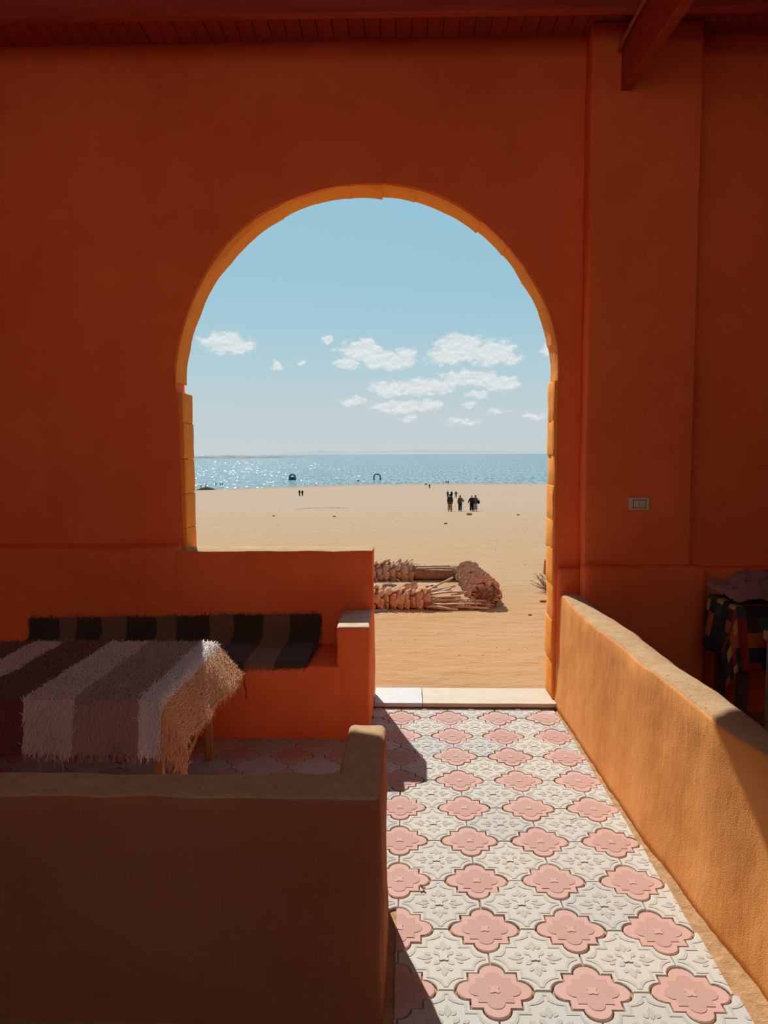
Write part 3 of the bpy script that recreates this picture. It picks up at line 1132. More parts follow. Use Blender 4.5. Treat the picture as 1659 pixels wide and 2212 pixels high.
# rug on the far bench: up the backrest and over the seat
def bench_rug(u, v):
    # v: 0 at the top edge on the backrest, growing down and forward
    top = 0.632 - 0.034 * max(0, min(1, (-u - .55) / 1.96)) + 0.008 * noise.noise(Vector((u * 4, 0, 2)))
    yb, zs = 4.735, 0.446
    fall = top - zs
    w = 0.007 * noise.noise(Vector((u * 7, v * 9, 5)))
    r = 0.07
    if v < fall - r:
        return Vector((u, yb + w, top - v))
    if v < fall - r + r * PI / 2:
        t = (v - fall + r) / r
        return Vector((u - .01 * t, yb - r + r * math.cos(t) + w, zs + r - r * math.sin(t)))
    q = v - (fall - r + r * PI / 2)
    y = yb - r - q
    if y > 4.245:
        return Vector((u - .016 - .05 * q * max(0, (u + .9)), y, zs + w * .6))
    q2 = 4.245 - y
    return Vector((u - .016 - .02 * max(0, (u + .9)), 4.245 - q2 * .3, zs - q2 * .95))

K, T_ = (0.085, 0.06, 0.048), (0.27, 0.155, 0.095)
bx = lambda px: (px - 874.7) * 4.735 / 1625
SB = [(-2.9, T_)]
for px, c in ((40, K), (108, T_), (145, K), (203, T_), (257, K), (323, T_), (368, K), (443, T_), (495, K), (560, T_), (620, K), (693, K)):
    SB.append((bx(px), c))
M_BRUG = rug_mat('striped_bench_rug', SB + [(-0.3, K)], (-2.9, -0.3))
brug = rug_mesh('bench_rug', bench_rug, bx(40), bx(688), 110, 0.0, 0.668, 40, M_BRUG, None, 0.01)
tag(brug, 'dark brown and tan striped rug over the seat of the orange bench', 'rug')
tufts('pile', bench_rug, 11000, (bx(40), bx(690), 0.0, 0.668), 0.028, 0.0018, 0.008, 81, M_BRUG, brug)
pts = [(rf.uniform(bx(40), bx(688)), 0.002) for _ in range(160)]
fringe('fringe', bench_rug, pts, 0.02, 0.0012, 82, M_BRUG, brug, Vector((0, -.2, 1)))
pts = [(rf.uniform(bx(40), bx(688)), 0.666) for _ in range(260)]
fringe('fringe', bench_rug, pts, 0.03, 0.0013, 83, M_BRUG, brug, Vector((0, -.5, -.8)))
pts = [(bx(687), rf.uniform(0, .66)) for _ in range(130)]
fringe('fringe', bench_rug, pts, 0.045, 0.0013, 84, M_BRUG, brug, Vector((1, -.15, .05)))

# ------------------------------------------------------------------ power socket
M_SOCK = simple('ivory_plastic', (0.60, 0.50, 0.36), 0.04, 15, 0.35, 0.4, 0)
M_HOLE = simple('dark_recess', (0.02, 0.012, 0.008), 0.1, 15, 0.8, 0.1, 0)
sk = empty('power_socket', (1.45, 4.70, 1.337))
tag(sk, 'ivory two-pin power socket on the plastered pilaster', 'socket')
def local(parent, name, bm, mat, smooth=False):
    return obj(name, bm, mat, parent, smooth)
bm = bmesh.new(); add_box(bm, -.0635, .0635, -.014, .006, -.0405, .0405, .006, 3); local(sk, 'plate', bm, M_SOCK)
bm = bmesh.new(); add_box(bm, -.0405, .0405, -.0152, -.012, -.0245, .0245, .0, 1); local(sk, 'gap', bm, M_HOLE)
bm = bmesh.new(); add_box(bm, -.0375, .0375, -.0175, -.012, -.0215, .0215, .002, 2); ins = local(sk, 'insert', bm, M_SOCK)
for z in (-.0095, .0095):
    bm = bmesh.new(); tube(bm, [(0, -.0180, z), (0, -.013, z)], .0034, 12); local(ins, 'pin_hole', bm, M_HOLE)

# cable stapled along the roof beam
bm = bmesh.new()
tube(bm, [(1.275, 4.69, 4.02), (1.276, 4.60, 4.05), (1.283, 4.3, 4.06), (1.296, 3.9, 4.058), (1.31, 3.4, 4.06), (1.345, 2.6, 4.06)], .011, 8)
tag(obj('cable', bm, simple('orange_painted_cable', (0.45, 0.12, 0.05)), None, True), 'thin painted cable running beside the roof beam to the pilaster', 'cable')

# ------------------------------------------------------------------ plaid-covered bench and blanket beyond the low wall
def plaid_mat():
    mt, nt, bs = new_mat('patchwork_plaid')
    uv = nnode(nt, 'ShaderNodeUVMap').outputs[0]
    fl = nnode(nt, 'ShaderNodeVectorMath', operation='FLOOR')
    nt.links.new(scaled(nt, uv, (15, 13, 1)), fl.inputs[0])
    wnz = nnode(nt, 'ShaderNodeTexWhiteNoise', noise_dimensions='2D')
    nt.links.new(fl.outputs[0], wnz.inputs['Vector'])
    c = ramp_of(nt, wnz.outputs['Value'], [(0, (0.03, 0.03, 0.035)), (.3, (0.05, 0.07, 0.04)), (.42, (0.30, 0.03, 0.03)), (.6, (0.50, 0.27, 0.06)), (.74, (0.42, 0.09, 0.03)), (.86, (0.06, 0.03, 0.03)), (1, (0.1, .1, .05))], 'CONSTANT')
    nt.links.new(c, bs.inputs['Base Color'])
    shine(bs, 0.95, 0.1)
    bump(nt, bs, [(tex_noise(nt, uv, 300, 2), 0.002, 0.5)])
    return mt

M_PLAID = plaid_mat()
CX0, CX1, CY0, CY1, CZ, CH = 1.755, 3.1, 3.98, 4.36, 0.835, 0.33
def plaid_cloth(u, v):
    # u along x, v along y, both overhanging
    a = max(0, CX0 - u); b = max(0, CY0 - v)
    w = .008 * noise.noise(Vector((u * 6, v * 6, 3)))
    if a <= 0 and b <= 0:
        return Vector((u, v, CZ + w * .4))
    if b <= 0:
        return Vector((CX0 - a * .10 - .012 * (1 + math.sin(v * 24)) * a / .3, v, CZ - a * .98))
    if a <= 0:
        return Vector((u, CY0 - b * .10 - .02 * (1 + math.sin(u * 15)) * b / .3, CZ - b * .98))
    r = math.hypot(a, b); ph = math.atan2(b, a)
    return Vector((CX0 - r * .28 * math.cos(ph), CY0 - r * .28 * math.sin(ph), CZ - r * .93))
pb = empty('side_bench', (2.4, 4.17, 0))
tag(pb, 'narrow dark wooden bench under the plaid cloth beyond the low wall', 'bench')
M_DARKW = wood('dark_brown_wood', (0.12, 0.06, 0.03), (2, 14, 14))
bm = bmesh.new(); add_box(bm, CX0 + .015, CX1 + .0, CY0 + .015, CY1, .79, .82, .004, 1); part(pb, 'seat', bm, M_DARKW, False)
for x in (CX0 + .06, CX1 - .06):
    for y in (CY0 + .05, CY1 - .05):
        bm = bmesh.new(); add_box(bm, x - .025, x + .025, y - .025, y + .025, 0.019, .79, .003, 1); part(pb, 'leg', bm, M_DARKW, False)
pc = rug_mesh('plaid_cloth', plaid_cloth, CX0 - CH * .9, CX1, 60, CY0 - CH, CY1, 36, M_PLAID, None, 0.0)
tag(pc, 'patchwork plaid cloth in red, ochre and black hanging off the side bench', 'cloth')
# crumpled blanket
bm = bmesh.new()
def crump(x, y):
    p = Vector((x * 8.5, y * 9, 0))
    r = 1 - abs(noise.noise(p)) * 2
    r2 = 1 - abs(noise.noise(p * 2.3 + Vector((5, 2, 1)))) * 2
    return r * .055 + r2 * .035
nx, ny = 60, 26
g = []
for i in range(nx + 1):
    row = []
    for j in range(ny + 1):
        u, v = i / nx, j / ny
        x = 1.735 + 1.2 * u + .02 * noise.noise(Vector((v * 5, u * 3, 1)))
        y = 3.975 + .38 * v + .015 * noise.noise(Vector((u * 9, v, 4)))
        ed = min(1, 5 * min(u + .02, 1 - u, 1.02 - v, v + .02))
        ed = max(0, ed)
        row.append(bm.verts.new((x, y, CZ + .014 + (0.035 + .05 * v + max(-.02, crump(x, y))) * math.sqrt(ed))))
    g.append(row)
for i in range(nx):
    for j in range(ny):
        bm.faces.new((g[i][j], g[i + 1][j], g[i + 1][j + 1], g[i][j + 1]))
bo_ = obj('blanket', bm, simple('dusty_mauve_wool', (0.30, 0.17, 0.14), .2, 14, 1, .05), None, True, recalc=False)
sm = bo_.modifiers.new('thick', 'SOLIDIFY'); sm.thickness = .008; sm.offset = -1
tag(bo_, 'crumpled dusty-mauve blanket heaped on the plaid-covered bench', 'blanket')
st = empty('wooden_stool', (2.03, 3.62, .019))
tag(st, 'pale wooden stool whose corner shows beyond the low wall', 'stool')
M_PALEW = wood('pale_wood', (0.45, 0.29, 0.15), (2, 14, 14))
bm = bmesh.new(); add_box(bm, -.225, .225, -.17, .17, .695, .74, .004, 1); local(st, 'seat', bm, M_PALEW)
for x in (-.19, .19):
    for y in (-.14, .14):
        bm = bmesh.new(); add_box(bm, x - .02, x + .02, y - .02, y + .02, 0, .696, .003, 1); local(st, 'leg', bm, M_PALEW)

# dark carpet beyond low wall; another added behind the bench to absorb bounce light
M_CARPET = simple('dark_brown_carpet', (0.045, 0.032, 0.028), .35, 9, 1, .02, .01, 90)
for x0, x1, y0, y1, lab in ((-4.5, -0.15, -0.75, 1.98, 'unseen dark carpet added behind the nearest bench to absorb bounce light'), (1.36, 4.9, -0.75, 4.5, 'dark shaggy carpet on the floor beyond the low wall')):
    bm = bmesh.new(); add_box(bm, x0, x1, y0, y1, -.011, .012, .004, 1); cuts(bm, 0, x0, x1, .2); cuts(bm, 1, y0, y1, .2)
    for v in bm.verts:
        if v.co.z > 0:
            v.co.z += .006 * noise.noise(v.co * 4)
    tag(obj('carpet', bm, M_CARPET, None, True), lab, 'carpet')

# ------------------------------------------------------------------ bits lying on the tiles
M_LEAF = simple('dry_leaf', (0.50, 0.38, 0.24), .25, 60)
def leaf(name, loc, l, w, rz, label, mat):
    bm = bmesh.new()
    rows = []
    for i in range(7):
        t = i / 6
        ww = w * math.sin(PI * min(.98, t + .05)) ** .7
        rows.append([bm.verts.new((l * (t - .5), s * ww, .004 + abs(s) * .008 + .004 * math.sin(t * 7))) for s in (-1, -.5, 0, .5, 1)])
    for a, b in zip(rows, rows[1:]):
        for k in range(4):
            bm.faces.new((a[k], a[k + 1], b[k + 1], b[k]))
    o = obj(name, bm, mat, None, True)
    o.location = loc
    o.rotation_euler.z = rz
    sm = o.modifiers.new('thick', 'SOLIDIFY'); sm.thickness = .0012
    return tag(o, label, 'leaf')
leaf('dry_leaf', (0.062, 2.745, .001), .026, .009, -.5, 'curled dry leaf lying on a white tile near the front bench', M_LEAF)
bm = bmesh.new(); tube(bm, [(-.018, 0, .004), (0, .002, .006), (.017, .007, .004)], [.0012, .0016, .001], 6)
tw = obj('twig', bm, simple('dark_twig', (0.10, 0.07, 0.04)), None, True); tw.location = (0.76, 3.30, .0); tw.rotation_euler.z = .3
tag(tw, 'short dark twig on a white tile in the middle of the path', 'twig')

# ------------------------------------------------------------------ beach, lake and far shores
PROF = [(0, 0.0), (5.2, -0.02), (10, -0.12), (20, -0.75), (45, -2.4), (80, -4.6), (178, -9.2), (212, -10.1), (310, -12.9), (436, -16.4), (480, -17.4), (900, -26)]
LAKE_Z = -16.4
def prof_z(d):
    for (a, u), (b, v) in zip(PROF, PROF[1:]):
        if d <= b:
            return u + (v - u) * (d - a) / (b - a)
    return PROF[-1][1]

def prof_s(d):   # smoothed
    w = 0.12 * d
    return (prof_z(max(0, d - w)) + 2 * prof_z(d) + prof_z(d + w)) / 4

def ground(x, y):
    t = x / max(y, 4)
    s = 1.0
    if t < -0.02:
        s = 1.0 - 0.155 * min(1, (-0.02 - t) / .26) * min(1, max(0, (y - 40) / 200))
    d = y / s
    z = prof_s(d)
    z += 0.010 * noise.noise(Vector((x * .9, y * .9, 0))) * min(1, y / 12) + 0.05 * noise.noise(Vector((x * .09, y * .09, 3))) * min(1, y / 60)
    if y > 40:
        z += 0.12 * noise.noise(Vector((x * .03, y * .02, 8)))
    return z

def sand_mat():
    mt, nt, bs = new_mat('sand')
    w = pos(nt)
    sp = nnode(nt, 'ShaderNodeSeparateXYZ')
    nt.links.new(w, sp.inputs[0])
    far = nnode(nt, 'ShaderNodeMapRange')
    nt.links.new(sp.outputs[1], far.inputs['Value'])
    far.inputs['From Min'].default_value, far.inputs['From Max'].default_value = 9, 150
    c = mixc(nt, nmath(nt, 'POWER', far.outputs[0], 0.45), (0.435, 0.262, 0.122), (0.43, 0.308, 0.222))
    # damp darker rim at the waterline
    rim = nnode(nt, 'ShaderNodeMapRange')
    nt.links.new(sp.outputs[2], rim.inputs['Value'])
    rim.inputs['From Min'].default_value, rim.inputs['From Max'].default_value = -14.7, -16.3
    c = mixc(nt, nmath(nt, 'MULTIPLY', rim.outputs[0], 0.55), c, (0.34, 0.20, 0.10))
    # loose orange grit drifted in streaks
    st = tex_noise(nt, scaled(nt, w, (1.6, 5.5, 1)), 1.0, 6, .68, .5)
    m1 = nnode(nt, 'ShaderNodeMapRange', interpolation_type='SMOOTHSTEP')
    nt.links.new(st, m1.inputs['Value'])
    m1.inputs['From Min'].default_value, m1.inputs['From Max'].default_value = 0.50, 0.62
    grit = tex_noise(nt, scaled(nt, w, (30, 55, 20)), 1.0, 4, .7)
    m2 = nnode(nt, 'ShaderNodeMapRange')
    nt.links.new(grit, m2.inputs['Value'])
    m2.inputs['From Min'].default_value, m2.inputs['From Max'].default_value = 0.42, 0.62
    c = mixc(nt, nmath(nt, 'MULTIPLY', nmath(nt, 'MULTIPLY', m1.outputs[0], m2.outputs[0]), 0.75), c, (0.40, 0.175, 0.05))
    pale = tex_noise(nt, scaled(nt, w, (.5, 1.1, 1)), 1.0, 5, .6)
    c = mixc(nt, nmath(nt, 'MULTIPLY', nmath(nt, 'SUBTRACT', pale, 0.5, clamp=True), 0.9), c, (0.54, 0.39, 0.24))
    band = tex_noise(nt, scaled(nt, w, (.05, .35, 1)), 1.0, 5, .65)
    c = mixc(nt, nmath(nt, 'MULTIPLY', nmath(nt, 'SUBTRACT', band, 0.48, clamp=True), 0.9), c, (0.36, 0.23, 0.135))
    fl = nnode(nt, 'ShaderNodeMapRange', interpolation_type='SMOOTHSTEP')
    nt.links.new(tex_noise(nt, scaled(nt, w, (5, 14, 5)), 1.0, 5, .75), fl.inputs['Value'])
    fl.inputs['From Min'].default_value, fl.inputs['From Max'].default_value = 0.60, 0.70
    c = mixc(nt, nmath(nt, 'MULTIPLY', fl.outputs[0], 0.42), c, (0.24, 0.135, 0.065))
    nt.links.new(c, bs.inputs['Base Color'])
    shine(bs, 1.0, 0.05)
    bump(nt, bs, [(tex_noise(nt, scaled(nt, w, (1, 2, 1)), 2.2, 6, .62), 0.10, 0.5), (tex_noise(nt, scaled(nt, w, (1, 1.5, 1)), 22, 5, .65), 0.012, 0.6)])
    return mt

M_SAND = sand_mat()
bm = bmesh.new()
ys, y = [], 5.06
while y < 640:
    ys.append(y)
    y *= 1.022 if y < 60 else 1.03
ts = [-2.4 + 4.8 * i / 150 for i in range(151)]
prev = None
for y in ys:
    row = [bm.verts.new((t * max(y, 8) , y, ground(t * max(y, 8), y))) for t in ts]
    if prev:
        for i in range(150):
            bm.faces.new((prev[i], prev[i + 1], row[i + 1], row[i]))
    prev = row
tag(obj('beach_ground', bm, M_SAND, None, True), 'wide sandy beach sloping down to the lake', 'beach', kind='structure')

def water_mat():
    mt, nt, bs = new_mat('lake_water')
    w = pos(nt)
    f2 = tex_noise(nt, scaled(nt, w, (.012, .05, 1)), 1.0, 4, .6)
    nt.links.new(ramp_of(nt, f2, [(0.35, (0.13, 0.22, 0.255)), (0.65, (0.20, 0.30, 0.325))]), bs.inputs['Base Color'])
    bs.inputs['Roughness'].default_value = 0.09
    bs.inputs['IOR'].default_value = 1.33
    # choppy wavelets: the normal leans by a noise vector, a little more towards and away from the shore
    acc_ = None
    for sc, wt_ in (((.42, .055, 1), 1.08), ((1.1, .16, 1), .97)):
        nz = nnode(nt, 'ShaderNodeTexNoise')
        nz.inputs['Scale'].default_value = 1.0
        nz.inputs['Detail'].default_value = 2.5
        nt.links.new(scaled(nt, w, sc), nz.inputs['Vector'])
        sb_ = nnode(nt, 'ShaderNodeVectorMath', operation='SUBTRACT')
        nt.links.new(nz.outputs['Color'], sb_.inputs[0]); sb_.inputs[1].default_value = (.5, .5, .5)
        v_ = scaled(nt, sb_.outputs[0], (wt_ * .8, wt_, 0))
        if acc_ is None:
            acc_ = v_
        else:
            ad = nnode(nt, 'ShaderNodeVectorMath', operation='ADD')
            nt.links.new(acc_, ad.inputs[0]); nt.links.new(v_, ad.inputs[1]); acc_ = ad.outputs[0]
    ad = nnode(nt, 'ShaderNodeVectorMath', operation='ADD')
    nt.links.new(acc_, ad.inputs[0]); ad.inputs[1].default_value = (-.03, -.08, 1)
    nm = nnode(nt, 'ShaderNodeVectorMath', operation='NORMALIZE')
    nt.links.new(ad.outputs[0], nm.inputs[0])
    nt.links.new(nm.outputs[0], bs.inputs['Normal'])
    return mt

bm = bmesh.new()
ysw = [300 * 1.22 ** i for i in range(22)]
prev = None
for y in ysw:
    row = [bm.verts.new((t * y * 1.0, y, LAKE_Z)) for t in [-2.6 + 5.2 * i / 20 for i in range(21)]]
    if prev:
        for i in range(20):
            bm.faces.new((prev[i], prev[i + 1], row[i + 1], row[i]))
    prev = row
tag(obj('lake_water', bm, water_mat()), 'pale blue lake glittering under the sun', 'lake', kind='structure')

def shore(name, x0, x1, y0, y1, hgt, seed, col, label, taper=True):
    bm = bmesh.new()
    nx, ny = 120, 16
    prev = None
    for j in range(ny + 1):
        v = j / ny
        row = []
        for i in range(nx + 1):
            u = i / nx
            e = min(1, (1 - u) * 4) if taper else 1
            wv = math.sin(PI * min(1, v * 1.02)) ** .7
            n = 0.55 + .6 * noise.noise(Vector((u * 9, v * 3, seed))) + .25 * noise.noise(Vector((u * 34, v * 8, seed + 4)))
            z = LAKE_Z - 2 + (hgt * max(.05, n) * e + 2.4 * min(1, e * 3)) * wv
            row.append(bm.verts.new((x0 + (x1 - x0) * u, y0 + (y1 - y0) * v, z)))
        if prev:
            for i in range(nx):
                bm.faces.new((prev[i], prev[i + 1], row[i + 1], row[i]))
        prev = row
    mt, nt, bs = new_mat(name + '_ground')
    w = pos(nt)
    sx = (x1 - x0) / 60
    f = tex_noise(nt, scaled(nt, w, (1 / sx, 6 / (y1 - y0), .2)), 1.0, 5, .7)
    nt.links.new(ramp_of(nt, f, col), bs.inputs['Base Color'])
    shine(bs, 1, .05)
    return tag(obj(name, bm, mt, None, True), label, 'shore', kind='structure')

shore('near_spit', -1900, -400, 2350, 4300, 7.0, 2, [(0.40, (0.36, 0.31, 0.26)), (0.5, (0.13, 0.13, 0.12)), (0.60, (0.40, 0.35, 0.29))], 'low sandy spit with scrub reaching into the lake')
shore('far_shore', -9000, 9000, 9000, 16000, 26, 5, [(0.3, (0.33, 0.35, 0.36)), (0.7, (0.42, 0.42, 0.41))], 'thin grey far shore along the horizon', False)
shore('hazed_hills', -2500, 16000, 15000, 30000, 115, 9, [(0.3, (0.33, 0.325, 0.315)), (0.7, (0.37, 0.36, 0.35))], 'far desert hills beyond the lake, haze put into their pale colour', False)  # pale grey colour stands in for distance haze

# ------------------------------------------------------------------ palm logs
M_BOOT = simple('palm_leaf_base', (0.56, 0.345, 0.20), .3, 25, .95, .1, .006, 60)
M_TRUNK = simple('palm_trunk_fibre', (0.34, 0.20, 0.12), .35, 30, .95, .1, .01, 50)
M_FROND = simple('dry_frond_stalk', (0.52, 0.37, 0.24), .3, 12, .8, .2, .004, 40)
M_FUZZ = simple('dry_palm_fibre', (0.44, 0.30, 0.19), .3, 40, 1, .05, 0)

def boot_mesh(name, L, W, T, seed):
    # shingle-like stub of a cut palm leaf: +x is outward along the trunk, +z away from it
    bm = bmesh.new()
    rows = []
    for i, (t, w, th) in enumerate(((0, .55, .35), (.35, .9, .7), (.75, 1.0, 1.0), (1.0, .82, .9))):
        lift = T * (0.2 + 0.9 * t)
        row = []
        for s in (-1, -.45, .45, 1):
            row.append(bm.verts.new((L * t + (.06 * L if abs(s) < .5 and t == 1 else 0), W * .5 * w * s, lift + T * th * (1 - .45 * abs(s)))))
        for s in (1, -1):
            row.append(bm.verts.new((L * t - .05 * L, W * .5 * w * s * .85, lift - T * .35)))
        rows.append(row)
    for a, b in zip(rows, rows[1:]):
        for k in range(6):
            bm.faces.new((a[k], a[(k + 1) % 6], b[(k + 1) % 6], b[k]))
    bm.faces.new(rows[0][::-1]); bm.faces.new(rows[-1])
    roughen(bm, W * .06, 30, seed)
    bmesh.ops.recalc_face_normals(bm, faces=bm.faces[:])
    me = bpy.data.meshes.new(name); bm.to_mesh(me); bm.free()
    return me

def palm_log(label, A, B, rA, rB, t_boot, step, around, bl, bw, bt, seed, spread=(-60, 240), lie=0.9):
    A, B = Vector(A), Vector(B)
    root = empty('palm_log', (A + B) / 2 - Vector((0, 0, rA)))
    tag(root, label, 'log', 'palm logs edging a patch of sand')
    inv = Matrix.Translation(root.location).inverted()
    ax = (B - A).normalized()
    side = ax.cross(Vector((0, 0, 1))).normalized()
    up = side.cross(ax).normalized()
    L = (B - A).length
    bm = bmesh.new()
    n = 26
    tube(bm, [A + (B - A) * (i / n) for i in range(n + 1)], [(rA + (rB - rA) * i / n) * (.9 + .06 * noise.noise(Vector((i * .9, seed, 0)))) for i in range(n + 1)], 14)
    roughen(bm, .014, 16, seed)
    o = obj('trunk', bm, M_TRUNK, root, True); o.matrix_parent_inverse = inv
    rnd = random.Random(seed)
    metas = [boot_mesh('leaf_base', bl, bw, bt, seed * 3 + k) for k in range(3)]
    s, r_i = t_boot[0] * L, 0
    while s < t_boot[1] * L:
        for k in range(around):
            a = math.radians(spread[0] + (spread[1] - spread[0]) * (k + (.5 if r_i % 2 else 0)) / around + rnd.uniform(-6, 6))
            nr = side * math.cos(a) + up * math.sin(a)
            if nr.z < -.75:
                continue
            rr = rA + (rB - rA) * s / L
            c = A + ax * (s + rnd.uniform(-.012, .012)) + nr * (rr * .86)
            ty = nr.cross(ax)
            q = Matrix((ax, ty, nr)).transposed().to_4x4()
            q.translation = c
            tilt = Matrix.Rotation(rnd.uniform(-.28, .16) - (1 - lie) * .6, 4, 'Y') @ Matrix.Rotation(rnd.uniform(-.18, .18), 4, 'Z') @ Matrix.Scale(rnd.uniform(.7, 1.25), 4)
            o = link('leaf_base', rnd.choice(metas), M_BOOT, root)
            o.matrix_parent_inverse = inv
            o.matrix_basis = q @ tilt
        s += step
        r_i += 1
    return root, inv, ax, side, up

gz = lambda x, y: ground(x, y)
def log_pt(x, y, r):
    return (x, y, gz(x, y) + r * .86)

# front log
r1, inv1, ax1, sd1, up1 = palm_log('front palm log with knobbly leaf bases and a splayed tuft of dry stalks', log_pt(-1.25, 8.40, .12), log_pt(0.27, 8.36, .105), .118, .102, (.0, .97), .072, 8, .085, .092, .030, 5)
rnd = random.Random(8)
def stalk(parent, inv, a, b, w0, w1, th, bend=0.03):
    a, b = Vector(a), Vector(b)
    bm = bmesh.new()
    d = (b - a).normalized()
    s = d.cross(Vector((0, 0, 1))).normalized()
    u = s.cross(d)
    n = 6
    prev = None
    tw = rnd.uniform(-.6, .6)
    for i in range(n + 1):
        t = i / n
        c = a + (b - a) * t + Vector((0, 0, bend * math.sin(PI * t)))
        w = (w0 + (w1 - w0) * t) / 2
        ss = s * math.cos(tw * t) + u * math.sin(tw * t)
        uu = u * math.cos(tw * t) - s * math.sin(tw * t)
        row = [bm.verts.new(c + ss * w * p + uu * th * q) for p, q in ((-1, .2), (-.4, .8), (.4, .8), (1, .2), (.5, -.5), (-.5, -.5))]
        if prev:
            for k in range(6):
                bm.faces.new((prev[k], prev[(k + 1) % 6], row[(k + 1) % 6], row[k]))
        else:
            bm.faces.new(row[::-1])
        prev = row
    bm.faces.new(prev)
    o = obj('frond_stalk', bm, M_FROND, parent, True)
    o.matrix_parent_inverse = inv
    return o

zg = gz(.45, 8.35)
for a, b, w0, w1 in (((.20, 8.42, zg + .17), (.55, 8.60, zg + .30), .06, .045), ((.20, 8.44, zg + .15), (.57, 8.52, zg + .215), .075, .05), ((.19, 8.40, zg + .14), (.52, 8.45, zg + .205), .07, .05), ((.20, 8.36, zg + .13), (.66, 8.44, zg + .165), .085, .045),
                     ((.22, 8.32, zg + .11), (.62, 8.36, zg + .125), .085, .05), ((.20, 8.28, zg + .085), (.78, 8.34, zg + .10), .085, .035), ((.22, 8.30, zg + .05), (.70, 8.27, zg + .028), .09, .05),
                     ((.24, 8.24, zg + .04), (.58, 8.18, zg + .018), .08, .05), ((.24, 8.46, zg + .10), (.80, 8.46, zg + .09), .07, .03), ((.34, 8.34, zg + .075), (.88, 8.28, zg + .05), .085, .03), ((.45, 8.28, zg + .035), (.92, 8.20, zg + .025), .075, .03), ((.52, 8.40, zg + .13), (.70, 8.47, zg + .155), .05, .04),
                     ((.3, 8.38, zg + .07), (.86, 8.38, zg + .045), .10, .04), ((.4, 8.24, zg + .06), (.84, 8.24, zg + .07), .07, .03), ((.5, 8.36, zg + .10), (.9, 8.30, zg + .085), .06, .02), ((.28, 8.20, zg + .05), (.5, 8.13, zg + .03), .06, .035)):
    stalk(r1, inv1, a, b, w0, w1, .016, rnd.uniform(-.008, .02))

def fuzz(parent, inv, centre, rad, n, L, seed, name='fibre', mat=None, bias=(0, 0, .3)):
    rn = random.Random(seed)
    bm = bmesh.new()
    for _ in range(n):
        p = Vector(centre) + Vector((rn.gauss(0, rad[0]), rn.gauss(0, rad[1]), rn.gauss(0, rad[2])))
        d = Vector((rn.gauss(bias[0], .6), rn.gauss(bias[1], .6), rn.gauss(bias[2], .5))).normalized() * L * rn.uniform(.4, 1.3)
        s = d.cross(Vector((rn.random(), rn.random(), rn.random()))).normalized() * .0022
        q = p + d * .55 + Vector((0, 0, -.1)) * L
        v = [bm.verts.new(k) for k in (p - s, p + s, q + s, q - s, p + d + Vector((0, 0, -.3)) * L)]
        bm.faces.new(v[:4]); bm.faces.new((v[3], v[2], v[4]))
    o = tag(obj(name, bm, mat or M_FUZZ, parent, True, recalc=False), kind='stuff')
    o.matrix_parent_inverse = inv
    return o

def log_fuzz(parent, inv, A, B, r, n, L, seed, spread=(-20, 200)):
    rn = random.Random(seed)
    A, B = Vector(A), Vector(B)
    ax = (B - A).normalized(); sd_ = ax.cross(Vector((0, 0, 1))).normalized(); up_ = sd_.cross(ax)
    bm = bmesh.new()
    for _ in range(n):
        a = math.radians(rn.uniform(*spread)); nr = sd_ * math.cos(a) + up_ * math.sin(a)
        p = A + (B - A) * rn.random() + nr * r * rn.uniform(.95, 1.10)
        d = (ax * rn.uniform(.3, 1) + nr * rn.uniform(-.15, .30) + Vector((rn.gauss(0, .3), rn.gauss(0, .3), rn.gauss(0, .2)))).normalized() * L * rn.uniform(.4, 1.2)
        s = d.cross(nr).normalized() * .003
        q = p + d * .55
        v = [bm.verts.new(k) for k in (p - s, p + s, q + s, q - s, p + d - nr * L * .15)]
        bm.faces.new(v[:4]); bm.faces.new((v[3], v[2], v[4]))
    o = tag(obj('fibre', bm, M_FUZZ, parent, True, recalc=False), kind='stuff')
    o.matrix_parent_inverse = inv

fuzz(r1, inv1, (.27, 8.33, zg + .09), (.035, .05, .04), 420, .055, 3)
log_fuzz(r1, inv1, (.5, 8.32, zg + .06), (.95, 8.26, zg + .035), .05, 260, .06, 4)
log_fuzz(r1, inv1, log_pt(-.4, 8.38, .11), log_pt(.27, 8.36, .105), .115, 250, .03, 24)

# rear log
r2, inv2, ax2, sd2, up2 = palm_log('rear palm log whose far half is bare trunk with split strips', log_pt(-1.6, 10.75, .135), log_pt(0.78, 10.8, .115), .138, .112, (.0, .70), .085, 8, .10, .105, .034, 9)
z2 = gz(.5, 10.8)
for k in range(7):
    o0 = rnd.uniform(-.06, .05)
    stalk(r2, inv2, (.12 + .04 * k, 10.70 + o0, z2 + .20 - .012 * k), (.64 + rnd.uniform(-.10, .06), 10.72 + o0 * 1.3, z2 + .205 - .014 * k), .065, .04, .014, .006)
log_fuzz(r2, inv2, (.5, 10.78, z2 + .10), (.80, 10.8, z2 + .10), .105, 320, .06, 14)
log_fuzz(r2, inv2, (.0, 10.78, z2 + .11), (.2, 10.78, z2 + .11), .125, 160, .05, 15)

